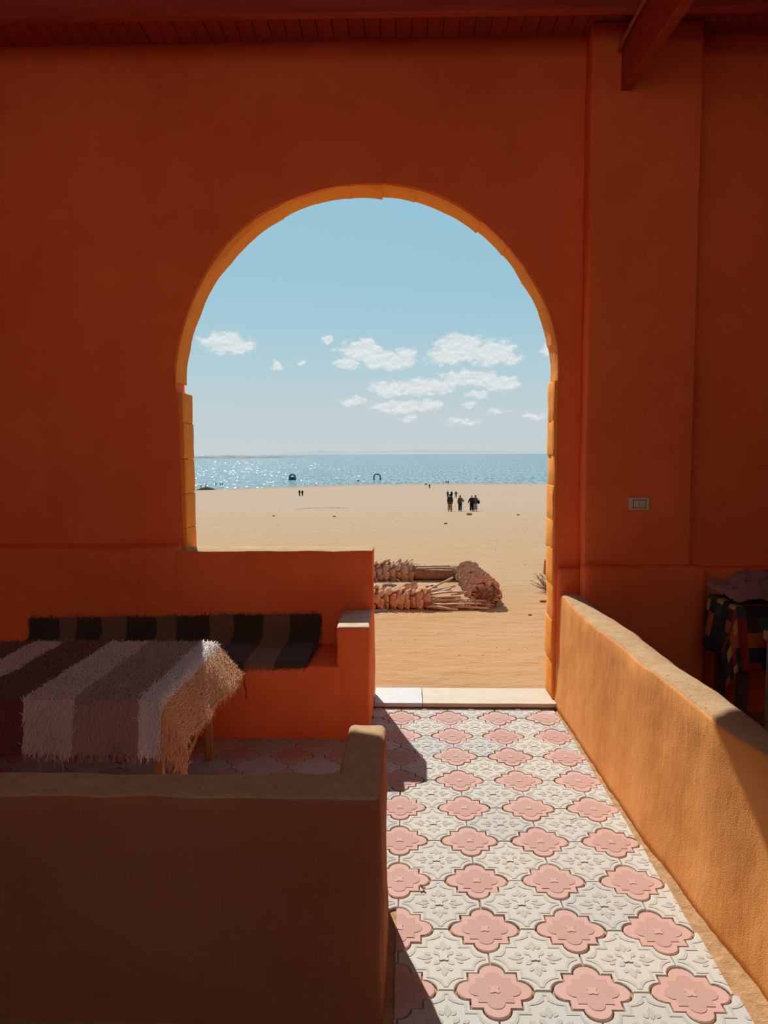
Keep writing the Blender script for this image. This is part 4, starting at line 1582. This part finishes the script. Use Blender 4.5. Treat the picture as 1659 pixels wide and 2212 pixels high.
# cross log
M_BOOT_KEEP = M_BOOT
M_BOOT = simple('grey_tan_leaf_base', (0.40, 0.28, 0.19), .35, 25, .95, .1, .006, 60)
A3, B3 = log_pt(0.885, 10.75, .13), log_pt(0.905, 8.42, .145)
r3, inv3, ax3, sd3, up3 = palm_log('shaggy palm log lying end-on towards the doorway', A3, B3, .120, .142, (.0, 1.0), .062, 12, .085, .078, .026, 13, (-40, 220), .75)
M_BOOT = M_BOOT_KEEP
z3 = gz(.905, 8.42)
log_fuzz(r3, inv3, A3, B3, .150, 1500, .045, 22)
log_fuzz(r3, inv3, (.905, 8.60, z3 + .13), (.905, 8.36, z3 + .11), .13, 600, .07, 23, (-60, 240))
fuzz(r3, inv3, (.905, 8.37, z3 + .11), (.055, .012, .05), 500, .05, 21, bias=(0, -.9, -.2))
# leaf stubs crowding the cut end
me_ = boot_mesh('leaf_base', .07, .06, .022, 91)
rn3 = random.Random(31)
for k in range(34):
    a, rr = rn3.uniform(0, 2 * PI), .125 * math.sqrt(rn3.random())
    o = link('leaf_base', me_, M_FROND, r3); o.matrix_parent_inverse = inv3
    dirv = Vector((math.cos(a) * .5, -1, math.sin(a) * .5 + .15)).normalized()
    q = dirv.to_track_quat('X', 'Z').to_matrix().to_4x4(); q.translation = Vector((.905 + math.cos(a) * rr, 8.43, z3 + .125 + math.sin(a) * rr))
    o.matrix_basis = q @ Matrix.Scale(rn3.uniform(.6, 1.1), 4)

# ------------------------------------------------------------------ stones, brick, litter and shrub by the doorway
M_ROCK = simple('orange_sandstone', (0.44, 0.24, 0.12), .25, 12, .95, .1, .012, 25)
M_ROCKG = simple('grey_brown_stone', (0.27, 0.19, 0.14), .25, 12, .95, .1, .012, 25)
def stone(label, x, y, size, seed, mat, rz=0, tilt=0, lift=0.0, name='stone', cat='stone', group=None):
    bm = bmesh.new()
    add_box(bm, -.5, .5, -.5, .5, -.5, .5, .20, 2)
    cuts(bm, 0, -.5, .5, .25); cuts(bm, 1, -.5, .5, .25); cuts(bm, 2, -.5, .5, .25)
    roughen(bm, .15, 2.2, seed)
    for v in bm.verts:
        v.co = Vector((v.co.x * size[0], v.co.y * size[1], v.co.z * size[2]))
    o = obj(name, bm, mat, None, True)
    o.location = (x, y, ground(x, y) + size[2] * .42 + lift)
    o.rotation_euler = (tilt, tilt * .4, rz)
    return tag(o, label, cat, group)
stone('big orange sandstone block tilted behind the front log', 0.06, 9.27, (.17, .14, .13), 3, M_ROCK, .25, -.3, .03)
stone('grey-brown stone half hidden by the bench end', -.20, 9.42, (.15, .13, .14), 7, M_ROCKG, -.2, .1)
stone('flat orange slab lying under the big sandstone block', .02, 9.02, (.22, .16, .06), 11, M_ROCK, .1, .05)
stone('pale flat slab wedged against the front log', -.24, 8.93, (.22, .15, .05), 14, M_ROCK, -.15, .04)
stone('small orange stone leaning beside the grey-brown one', -.105, 9.22, (.075, .10, .11), 17, M_ROCK, .5, .15)

M_BRICK = simple('red_clay_brick', (0.42, 0.115, 0.05), .2, 20, .95, .1, .006, 50)
bm = bmesh.new(); add_box(bm, -.06, .06, -.05, .05, 0, .23, .008, 2)
cuts(bm, 2, 0, .23, .04); roughen(bm, .005, 20, 6)
bk = obj('clay_brick', bm, M_BRICK, None, True); bk.location = (2.20, 11.55, ground(2.2, 11.55) - .01); bk.rotation_euler = (0, .06, .3)
tag(bk, 'red clay brick standing upright on the sand by the jamb', 'brick')
for k, (x, y, s, lab) in enumerate(((2.05, 11.3, .05, 'small red brick crumb in front of the upright brick'), (1.63, 8.75, .10, 'long thin brick shard near the foot of the jamb'), (1.70, 8.55, .08, 'dark brick shard next to the long thin one'), (1.33, 7.95, .06, 'thin brick sliver alone on the open sand'))):
    stone(lab, x, y, (s, s * .45, s * .28), 30 + k, M_BRICK, .4 * k, .1, -.004, 'brick_shard', 'shard')

# scrubby bush beside the jamb
def bush(x, y, R, n, seed, label):
    rn = random.Random(seed)
    root = empty('desert_shrub', (x, y, ground(x, y)))
    tag(root, label, 'shrub')
    tw_ = bmesh.new(); lf = bmesh.new()
    for _ in range(n):
        a = rn.uniform(0, 2 * PI); e = rn.uniform(.15, 1.4)
        d = Vector((math.cos(a) * math.cos(e), math.sin(a) * math.cos(e), math.sin(e)))
        L = R * rn.uniform(.55, 1.1)
        p1 = d * L * .5 + Vector((rn.gauss(0, .02), rn.gauss(0, .02), 0))
        p2 = d * L + Vector((0, 0, rn.uniform(-.02, .05)))
        tube(tw_, [(0, 0, -.01), p1, p2], [.004, .003, .0012], 4, False)
        for _ in range(9):
            t = rn.uniform(.35, 1.0)
            c = p1 * (1 - t) + p2 * t if t > .5 else p1 * t * 2
            q = Vector((rn.gauss(0, 1), rn.gauss(0, 1), rn.gauss(.4, 1))).normalized()
            l = rn.uniform(.014, .03)
            s = q.cross(d).normalized() * .0035
            v = [lf.verts.new(k) for k in (c, c + q * l * .5 + s, c + q * l, c + q * l * .5 - s)]
            lf.faces.new(v)
    obj('stems', tw_, simple('dry_shrub_stem', (0.26, 0.15, 0.09)), root, True)
    tag(obj('foliage', lf, simple('grey_green_leaf', (0.30, 0.29, 0.20), .25, 30, .9, .1, 0), root, False, recalc=False), kind='stuff')
bush(1.87, 9.55, .30, 90, 2, 'grey-green desert shrub growing beside the doorway jamb')

# litter
M_BLUE = simple('faded_blue_rubber', (0.20, 0.33, 0.36), .15, 20, .7, .3)
sl = empty('sandal', (-.275, 8.14, ground(-.275, 8.14) + .004), .35)
tag(sl, 'lost blue-soled sandal against the front log', 'sandal')
bm = bmesh.new()
out = []
for i in range(20):
    t = 2 * PI * i / 20
    out.append((.085 * math.cos(t), (.030 + .006 * math.cos(t)) * math.sin(t)))
pad(bm, out, .016, .96); local(sl, 'sole', bm, M_BLUE)
bm = bmesh.new(); tube(bm, [(.0, -.031, .012), (.015, -.02, .036), (.02, 0, .044), (.015, .02, .036), (0, .031, .012)], .008, 6); local(sl, 'strap', bm, M_BRICK, True)
pk = empty('litter_packet', (.37, 9.93, ground(.37, 9.93) + .012), .1)
tag(pk, 'small green and white packet dropped inside the log enclosure', 'litter')
M_PW = simple('white_print', (.6, .6, .58), .05, 10, .4, .4, 0); M_PG = simple('green_print', (.03, .10, .06), .05, 10, .4, .4, 0); M_PO = simple('orange_print', (.5, .18, .05), .05, 10, .4, .4, 0)
bm = bmesh.new(); add_box(bm, -.05, .05, -.03, .03, -.008, .03, .005, 2); local(pk, 'carton', bm, M_PW)
bm = bmesh.new(); add_box(bm, -.03, .045, -.032, -.02, .010, .028, .002, 1); local(pk, 'green_label', bm, M_PG)
bm = bmesh.new(); add_box(bm, -.10, -.055, -.02, .015, -.008, .012, .004, 1); local(pk, 'torn_flap', bm, M_PO)

# single stones farther out
def place(px_x, y):
    return px_x, y
for k, (x, y, s, lab, mt) in enumerate(((5.25, 61.5, .42, 'tan stone in front of the walking group', M_ROCK), (-5.2, 55, .22, 'lone dark stone below the distant walking pair', M_ROCKG), (-10.2, 58, .2, 'dark stone left of the arch opening, far out', M_ROCKG), (9.3, 62, .2, 'dark stone right of the walking group', M_ROCKG), (2.05, 38, .16, 'small brown stone between arch centre and walking group', M_ROCKG), (7.4, 36.5, .16, 'small brown stone below the walking group to the right', M_ROCKG))):
    stone(lab, x, y, (s, s * .7, s * .5), 50 + k, mt, k, .1, 0)

# grit and small pebbles no one could count
rn = random.Random(77)
bm = bmesh.new()
for k in range(2000):
    y = 6.0 * (140 / 6.0) ** (rn.random() ** .8)
    x = y * rn.uniform(-.55, .45)
    s = (.004 + .0004 * y) * rn.uniform(.5, 1.7)
    c = Vector((x, y, ground(x, y)))
    pts = [c + Vector((math.cos(a) * s * rn.uniform(.7, 1.3), math.sin(a) * s * rn.uniform(.7, 1.3), -s * .2)) for a in (0, 1.57, 3.14, 4.71)]
    v = [bm.verts.new(p) for p in pts] + [bm.verts.new(c + Vector((0, 0, s * .6)))]
    for i in range(4):
        bm.faces.new((v[i], v[(i + 1) % 4], v[4]))
tag(obj('beach_pebbles', bm, simple('brown_pebble', (0.30, 0.18, 0.10), .35, 3)), 'tiny dark pebbles strewn over the beach sand', 'pebbles', kind='stuff')

# drift mound / dry weed line
bm = bmesh.new()
for k in range(380):
    t = rn.random()
    x, y = -13.5 + 6.2 * t, 92 + 6 * math.sin(t * 3) + rn.gauss(0, .7)
    z = ground(x, y)
    d = Vector((rn.gauss(0, .35), rn.gauss(0, .2), rn.uniform(.005, .06)))
    s = Vector((.05, .02, .0))
    v = [bm.verts.new(q) for q in (Vector((x, y, z)) - s, Vector((x, y, z)) + s, Vector((x, y, z)) + d)]
    bm.faces.new(v)
tag(obj('dry_weed_drift', bm, simple('bleached_weed', (.40, .285, .18), .15, 2), None, False, recalc=False), 'drift of dry weed lying across the middle beach', 'weeds', kind='stuff')

# ------------------------------------------------------------------ arches standing in the lake
M_ARCHB = simple('weathered_beige_arch', (0.30, 0.25, 0.19), .35, .8, .95, .1, .02, 4)
M_ARCHG = simple('weathered_grey_arch', (0.20, 0.20, 0.18), .3, .8, .95, .1, .02, 4)
M_ARCHD = simple('dark_wet_stone', (0.045, 0.055, 0.05), .3, .8, .8, .2, .02, 4)
def water_arch(label, x, y, R, r, leg, depth, mat, sill, seed):
    root = empty('water_arch', (x, y, LAKE_Z))
    tag(root, label, 'arch')
    n = 11
    for k in range(n):       # one block after another around the arch
        bm = bmesh.new()
        t0, t1 = PI * k / n, PI * (k + 1) / n
        sec = []
        for t in (t0, (t0 + t1) / 2, t1):
            sec.append([bm.verts.new((math.cos(t) * q, d_, leg + math.sin(t) * q)) for q, d_ in ((r, -depth / 2), (R, -depth / 2), (R, depth / 2), (r, depth / 2))])
        for a, b in zip(sec, sec[1:]):
            for i in range(4):
                bm.faces.new((a[i], a[(i + 1) % 4], b[(i + 1) % 4], b[i]))
        bm.faces.new(sec[0]); bm.faces.new(sec[-1][::-1])
        roughen(bm, .05, 1.2, seed + k)
        obj('arch_stone', bm, mat, root)
    for s in (-1, 1):
        bm = bmesh.new(); add_box(bm, min(s * r, s * R), max(s * r, s * R), -depth / 2, depth / 2, .6, leg, .05, 1); roughen(bm, .04, 1.5, seed + 20); obj('pier', bm, mat, root)
        bm = bmesh.new(); add_box(bm, min(s * r, s * R) - .08, max(s * r, s * R) + .08, -depth / 2 - .1, depth / 2 + .1, -1, .65, .08, 1); roughen(bm, .05, 1.5, seed + 30); obj('wet_base', bm, M_ARCHD, root)
    if sill:
        bm = bmesh.new(); add_box(bm, -r - .05, r + .05, -depth / 2 + .2, depth / 2, -1, sill, .06, 1); cuts(bm, 0, -r, r, .6); roughen(bm, .05, 1.3, seed + 40); obj('sill_wall', bm, M_ARCHD, root)
water_arch('grey arch in the lake with a walled-in lower half', -77.0, 513, 2.3, 1.25, 1.75, 3.0, M_ARCHG, 1.75, 3)
water_arch('open beige arch standing free in the lake', -19.0, 513, 2.65, 1.75, 1.45, 2.6, M_ARCHB, 0, 60)

# ------------------------------------------------------------------ signs, posts, reeds
M_SIGN = simple('blue_grey_board', (0.10, 0.16, 0.19), .1, 3, .6, .3, 0)
M_POST = simple('grey_post', (0.22, 0.22, 0.20), .2, 3, .8, .2, 0)
def sign(label, x, y, w, h, top, z):
    root = empty('beach_sign', (x, y, z))
    tag(root, label, 'sign')
    bm = bmesh.new(); add_box(bm, -w / 2, w / 2, -.03, .03, top - h, top, .01, 1); obj('board', bm, M_SIGN, root)
    for s in (-1, 1):
        bm = bmesh.new(); tube(bm, [(s * w * .42, .06, -.3), (s * w * .42, .06, top - .05)], .045, 6); obj('post', bm, M_POST, root)
sign('small two-legged sign board at the waterline under the beige arch', -26.6, 428, 1.25, .75, 2.55, max(LAKE_Z, ground(-26.6, 428)))
sign('small two-legged sign board on the sand beside the person in black', 9.4, 336, 0.95, .55, 1.5, ground(9.4, 336))
for k, (x, y, h, which) in enumerate(((-109.5, 433, 1.3, 'leftmost'), (-107.2, 434, 1.1, 'shortest, middle'), (-105.6, 432, 1.4, 'tallest, rightmost'))):
    bm = bmesh.new(); tube(bm, [(0, 0, -1.0), (.05, 0, h * .6), (.02, 0, h)], [.28, .24, .2], 8)
    o = obj('mooring_stub', bm, M_ARCHD, None, True); o.location = (x, y, LAKE_Z)
    tag(o, '%s of three dark stubs in the shallow water behind the reed clump' % which, 'post', 'stubs in the shallows')
bm = bmesh.new(); tube(bm, [(0, 0, -.1), (.02, 0, .5), (0, 0, .85)], [.16, .13, .1], 8)
o = obj('waterside_post', bm, M_ARCHD, None, True); o.location = (21.7, 428, ground(21.7, 428))
tag(o, 'short dark post at the waterline beside the two standing figures', 'post')

M_REED = simple('grey_green_reed', (0.24, 0.24, 0.15), .3, 1.5, .9, .1, 0)
def reeds(name, label, cat, x, y, w, dpt, h, n, seed, z):
    rn = random.Random(seed)
    root = empty(name, (x, y, z))
    tag(root, label, cat)
    bm = bmesh.new()
    for _ in range(n):
        px_, py_ = rn.gauss(0, w / 4.2), rn.gauss(0, dpt / 3)
        hh = h * rn.uniform(.45, 1.0) * max(.3, 1 - (abs(px_) / (w * .6)) ** 2)
        d = Vector((rn.gauss(0, .22), rn.gauss(0, .22), 1)) * hh
        s = Vector((.05, .03, 0))
        b = Vector((px_, py_, -.1))
        v = [bm.verts.new(q) for q in (b - s, b + s, b + d * .6 + s, b + d * .6 - s, b + d)]
        bm.faces.new(v[:4]); bm.faces.new((v[3], v[2], v[4]))
    tag(obj('blades', bm, M_REED, root, False, recalc=False), kind='stuff')
reeds('reed_clump', 'low grey-green reed clump at the lake edge near the arch jamb', 'reeds', -99, 372, 9.5, 2.0, 1.9, 900, 4, LAKE_Z - .1)
def sapling(label, x, y, h, seed):
    rn = random.Random(seed)
    root = empty('sapling', (x, y, LAKE_Z - .1))
    tag(root, label, 'sapling')
    bm = bmesh.new(); tube(bm, [(0, 0, 0), (.05, 0, h * .5), (.0, 0, h)], [.08, .06, .03], 5)
    for k in range(14):
        t = rn.uniform(.4, .95); a = rn.uniform(0, 6.28)
        tube(bm, [(0, 0, h * t), (math.cos(a) * .4, math.sin(a) * .4, h * t + .5), (math.cos(a) * .6, math.sin(a) * .6, h * t + .9)], [.03, .02, .01], 4)
    obj('stem', bm, M_POST, root)
    bm = bmesh.new()
    for k in range(150):
        c = Vector((rn.gauss(0, .38), rn.gauss(0, .38), h * rn.uniform(.55, 1.2)))
        q = Vector((rn.gauss(0, 1), rn.gauss(0, 1), rn.gauss(0, 1))).normalized() * .22
        s = q.cross(Vector((0, 0, 1))).normalized() * .06
        bm.faces.new([bm.verts.new(k2) for k2 in (c - q, c + s, c + q, c - s)])
    tag(obj('foliage', bm, M_REED, root, False, recalc=False), kind='stuff')
sapling('thin bare sapling above the reed clump, closest to the jamb', -102.3, 374, 2.4, 5)
sapling('thin bare sapling above the middle of the reed clump', -99.6, 374, 2.6, 6)

# ------------------------------------------------------------------ people on the beach
M_SKIN = simple('skin', (0.36, 0.19, 0.12), .08, 20, .6, .3, 0)
M_SHOE = simple('dark_shoe', (0.03, 0.025, 0.022), .2, 20, .6, .3, 0)
HAIR = {'black': simple('black_hair', (0.018, 0.014, 0.012), .2, 30, .6, .3, 0), 'white': simple('white_hair', (0.42, 0.36, 0.31), .1, 30, .7, .2, 0)}
def cloth(name, col):
    return simple(name, col, .18, 8, .95, .1, .004, 60)
def plaid_shirt():
    mt, nt, bs = new_mat('plaid_flannel')
    v = objco(nt)
    sp = nnode(nt, 'ShaderNodeSeparateXYZ'); nt.links.new(v, sp.inputs[0])
    a = nmath(nt, 'PINGPONG', nmath(nt, 'MULTIPLY', sp.outputs[0], 1.0), .075)
    b = nmath(nt, 'PINGPONG', sp.outputs[2], .075)
    f = nmath(nt, 'ADD', nmath(nt, 'GREATER_THAN', a, .04), nmath(nt, 'GREATER_THAN', b, .04))
    c = ramp_of(nt, nmath(nt, 'MULTIPLY', f, .5), [(0, (0.42, 0.20, 0.09)), (.4, (0.14, 0.045, 0.025)), (.9, (0.03, 0.016, 0.012))], 'CONSTANT')
    nt.links.new(c, bs.inputs['Base Color']); shine(bs, .95, .1)
    return mt
M_PLSH = plaid_shirt()

def skin_mesh(verts, edges, rads, root, sub=1):
    me = bpy.data.meshes.new('tmp')
    me.from_pydata(verts, edges, [])
    o = bpy.data.objects.new('tmp', me)
    COL.objects.link(o)
    o.modifiers.new('skin', 'SKIN').use_smooth_shade = True
    sv = me.skin_vertices[0].data if me.skin_vertices else None
    if sv is None:
        bpy.context.view_layer.objects.active = o
        sv = me.skin_vertices[0].data
    for i, r in enumerate(rads):
        sv[i].radius = (r, r) if not isinstance(r, tuple) else r
        sv[i].use_root = (i == root)
    sb = o.modifiers.new('sub', 'SUBSURF'); sb.levels = sb.render_levels = sub
    dg = bpy.context.evaluated_depsgraph_get()
    out = bpy.data.meshes.new_from_object(o.evaluated_get(dg))
    bpy.data.objects.remove(o, do_unlink=True)
    return out

def flat_y(me, k, xlim=.24):
    for v in me.vertices:
        if abs(v.co.x) < xlim:
            v.co.y *= k

def person(label, x, y, height, heading, top, bottom, hair='black', stride=1, arms=(0, 0), skirt=None, hem=.84, wide=0.0, long_hair=False, detail=True, scarf=None, group=None):
    root = empty('person', (x, y, ground(x, y)), heading)
    s = height / 1.72
    root.scale = (s, s, s)
    tag(root, label, 'person', group)
    f = stride
    legs = {-1: [(-.09, 0, .90), (-.10, .16 * f, .50), (-.10, .20 * f, .09), (-.11, .34 * f, .035)], 1: [(.09, 0, .90), (.10, .05, .49), (.10, -.17 * f, .10), (.11, -.05 * f, .035)]}
    if f < 0:
        legs = {-1: [(-.09, 0, .90), (-.10, .05, .49), (-.10, .17 * f, .10), (-.11, .05 * f + .0, .035)], 1: [(.09, 0, .90), (.10, -.16 * f, .50), (.10, -.20 * f, .09), (.11, -.34 * f, .035)]}
    def arm_pts(sd, bend):
        if bend == 2:      # forearm folded up across the chest
            return [(sd * .175, 0, 1.40), (sd * .25, -.02, 1.14), (sd * .20, .16, 1.20), (sd * .14, .22, 1.25)]
        if bend == 1:      # arm held away from the body
            return [(sd * .175, 0, 1.40), (sd * .30, .02, 1.15), (sd * .36, .06, .92), (sd * .375, .08, .84)]
        return [(sd * .175, 0, 1.40), (sd * .225, -.03 * sd * f, 1.13), (sd * .235, .06 * sd * f, .89), (sd * .235, .085 * sd * f, .80)]
    A = {sd: arm_pts(sd, arms[0 if sd < 0 else 1]) for sd in (-1, 1)}
    # body: one continuous surface from head to feet
    V = [(0, 0, .94), (0, 0, 1.10), (0, 0, 1.30), (0, 0, 1.43), (0, .012, 1.50), (0, .022, 1.575), (0, .024, 1.64), (0, .02, 1.70)]
    Rr = [.100, .095, .100, .055, .050, .075, .085, .062]
    E_ = [(i, i + 1) for i in range(7)]
    def chain(start, pts, rads):
        prev = start
        for p, r in zip(pts, rads):
            V.append(p); Rr.append(r); E_.append((prev, len(V) - 1)); prev = len(V) - 1
    for sd in (-1, 1):
        chain(2, A[sd], [.045, .038, .031, .030])
        chain(0, legs[sd], [.070, .054, .042, .038])
    if detail:
        chain(5, [(0, .125, 1.585)], [.014])                     # nose
        for sd in (-1, 1):
            chain(5, [(sd * .088, .02, 1.60)], [.016])           # ears
    me = skin_mesh(V, E_, Rr, 0, 1)
    for v in me.vertices:
        if .78 < v.co.z < 1.46 and abs(v.co.x) < .19:
            v.co.y *= .5
            v.co.x *= .9
    bm = bmesh.new(); bm.from_mesh(me)
    if detail:
        for sd in (-1, 1):                                       # fingers
            h0, h1 = Vector(A[sd][2]), Vector(A[sd][3])
            d = (h1 - h0).normalized(); q = Vector((0, 1, 0)) - d * d.y; q.normalize()
            for k, l in enumerate((.062, .075, .07, .055)):
                b = h1 + q * (.022 - .014 * k)
                tube(bm, [b, b + d * l * .55, b + d * l + Vector((-sd * .012, 0, 0))], [.009, .0085, .006], 5)
            b = h0 + (h1 - h0) * .55 + q * .028
            tube(bm, [b, b + q * .018 + d * .03, b + q * .016 + d * .055], [.010, .009, .007], 5)
    obj('body', bm, M_SKIN, root, True, recalc=False)
    # jacket or shirt
    w = wide
    V, Rr, E_ = [(0, 0, hem), (0, 0, 1.02), (0, 0, 1.26), (0, 0, 1.41), (0, .005, 1.47)], [.225 + w, .180 + w, .190 + w * .6, .125, .078], [(0, 1), (1, 2), (2, 3), (3, 4)]
    for sd in (-1, 1):
        chain(2, A[sd][:3], [.082 + w * .3, .066 + w * .3, .054])
    jm = skin_mesh(V, E_, Rr, 1, 1); flat_y(jm, .80)
    for p in jm.polygons: p.use_smooth = True
    link('jacket', jm, top, root)
    # trousers or skirt
    if skirt is None:
        V, Rr, E_ = [(0, 0, .95)], [.155], []
        for sd in (-1, 1):
            L_ = legs[sd]
            chain(0, [L_[0], L_[1], (L_[2][0], L_[2][1], L_[2][2] + .0)], [.108 + w * .4, .080 + w * .6, .066 + w * .9])
        tm = skin_mesh(V, E_, Rr, 0, 1)
        for p in tm.polygons: p.use_smooth = True
        link('trousers', tm, bottom, root)
    else:
        bm = bmesh.new()
        tube(bm, [(0, 0, 1.0), (0, 0, .75), (0, .02, .45), (0, .03, skirt)], [.15, .185, .20, .235], 14)
        for v in bm.verts:
            v.co.y *= .8
            v.co.x += .012 * math.sin(v.co.y * 40 + v.co.z * 5)
        obj('skirt', bm, bottom, root, True)
    for sd in (-1, 1):
        a, t = Vector(legs[sd][2]), Vector(legs[sd][3])
        bm = bmesh.new(); tube(bm, [a + Vector((0, -.045, -.02)), a + Vector((0, .02, -.035)), t + Vector((0, -.04, 0)), t + Vector((0, .03, -.005))], [.045, .050, .046, .028], 8)
        obj('shoe', bm, M_SHOE, root, True)
    # hair as a cap over the back and top of the head
    bm = bmesh.new(); bmesh.ops.create_icosphere(bm, subdivisions=3, radius=1)
    for v in bm.verts:
        c = v.co.copy()
        if c.y > .35 and c.z < .45:
            c *= .80
        v.co = Vector((c.x * .103, c.y * .118 + .012, c.z * .118 + 1.635 - (.03 if c.z < -.3 and long_hair else 0)))
        if long_hair and c.z < -.2 and c.y < .2:
            v.co.z -= .10 * (-c.z)
    roughen(bm, .006, 25, len(label))
    obj('hair', bm, HAIR[hair], root, True)
    if scarf:
        bm = bmesh.new(); tube(bm, [(.11, .13, 1.36), (.02, .165, 1.25), (-.09, .15, 1.14)], [.035, .04, .03], 6); obj('scarf', bm, scarf, root, True)
    return root

G1 = 'people walking down the beach'
BROWN, TANC, TEAL, MARO, BLACK, GREYG = cloth('brown_jacket', (.055, .030, .020)), cloth('tan_trousers', (.36, .19, .085)), cloth('teal_trousers', (.022, .045, .042)), cloth('maroon_jacket', (.055, .014, .014)), cloth('black_cloth', (.014, .013, .014)), cloth('grey_green_jacket', (.09, .105, .085))
DGREEN, PALE, PATT, GREYL = cloth('dark_green_jacket', (.035, .045, .03)), cloth('pale_scarf', (.5, .46, .4)), simple('black_white_print', (.26, .26, .25), .9, 9, .95, .1, 0), cloth('pale_grey_trousers', (.24, .22, .19))
person('person in a loose brown jacket and tan trousers walking to the lake', 4.56, 76.2, 1.78, .05, BROWN, TANC, 'black', 1, (0, 0), hem=.80, wide=.055, group=G1)
b = person('person in a plaid shirt and dark teal trousers, arm bent', 5.68, 77.6, 1.66, -.05, M_PLSH, TEAL, 'black', -.5, (0, 2), hem=.82, wide=.03, group=G1)
person('white-haired person in a dark maroon jacket and black trousers', 6.88, 77.6, 1.66, .0, MARO, BLACK, 'white', .6, (1, 0), hem=.82, wide=.045, group=G1)
d_ = person('person in a black-and-white print skirt beside the white-haired walker', 7.38, 79.0, 1.68, .05, GREYG, PATT, 'black', .5, (0, 0), skirt=.22, hem=.86, wide=.01, group=G1)
def bag(label, loc, size, mat, rz=0):
    root = empty('shoulder_bag', loc, rz)
    tag(root, label, 'bag')
    a, c, h = size
    bm = bmesh.new(); add_box(bm, -a, a, -c, c, -h, h, min(a, c) * .6, 3); roughen(bm, .012, 6, 3); obj('pouch', bm, mat, root, True)
    bm = bmesh.new(); tube(bm, [(-a * .8, 0, h * .9), (-a * .5, 0, h + .10), (0, 0, h + .17), (a * .5, 0, h + .10), (a * .8, 0, h * .9)], .012, 6); obj('strap', bm, mat, root, True)
bag('dark bag hanging at the side of the print-skirt walker', (7.70, 78.95, ground(7.7, 79) + .98), (.12, .10, .19), BLACK)
bag('pinkish bag carried under the arm of the plaid-shirt walker', (5.99, 77.55, ground(5.99, 77.6) + 1.12), (.10, .07, .12), cloth('dusty_pink_cloth', (.27, .16, .13)))
G2 = 'three people farther down the beach'
person('person in a grey-green jacket, first of three coming up the beach', 10.1, 178, 1.72, PI, GREYG, BLACK, 'black', 1, (0, 1), wide=.03, detail=True, group=G2)
person('person in a dark green jacket, middle of three on the beach', 11.05, 178.5, 1.68, PI, DGREEN, BLACK, 'black', -1, (0, 0), wide=.04, group=G2)
person('person in black with a pale scarf and light trousers', 12.05, 178, 1.66, PI, BLACK, GREYL, 'black', .6, (1, 1), wide=.03, scarf=PALE, group=G2)
G3 = 'distant pair on the sand'
person('figure in brown, first of the distant pair on open sand', -29.85, 212, 1.78, .2, cloth('dark_brown_coat', (.03, .02, .014)), cloth('khaki_trousers', (.12, .09, .06)), 'black', -.6, (0, 0), wide=.03, detail=False, group=G3)
person('figure in dark red-brown, second of the distant pair', -29.05, 212, 1.74, .1, MARO, BLACK, 'black', .7, (0, 0), wide=.04, detail=False, group=G3)
person('lone figure in a long black robe near the sign', 10.1, 310, 1.72, 0, BLACK, BLACK, 'black', .3, (0, 0), skirt=.08, hem=.7, wide=.04, long_hair=True, detail=False)
G4 = 'two figures at the waterline'
person('darker slim figure standing at the waterline by the short post', 23.5, 430, 1.75, 0, DGREEN, BLACK, 'black', .3, (0, 0), detail=False, group=G4)
person('broader figure at the waterline, next to the slim one', 24.6, 430, 1.85, 0, BLACK, BLACK, 'black', .3, (0, 0), wide=.03, detail=False, group=G4)
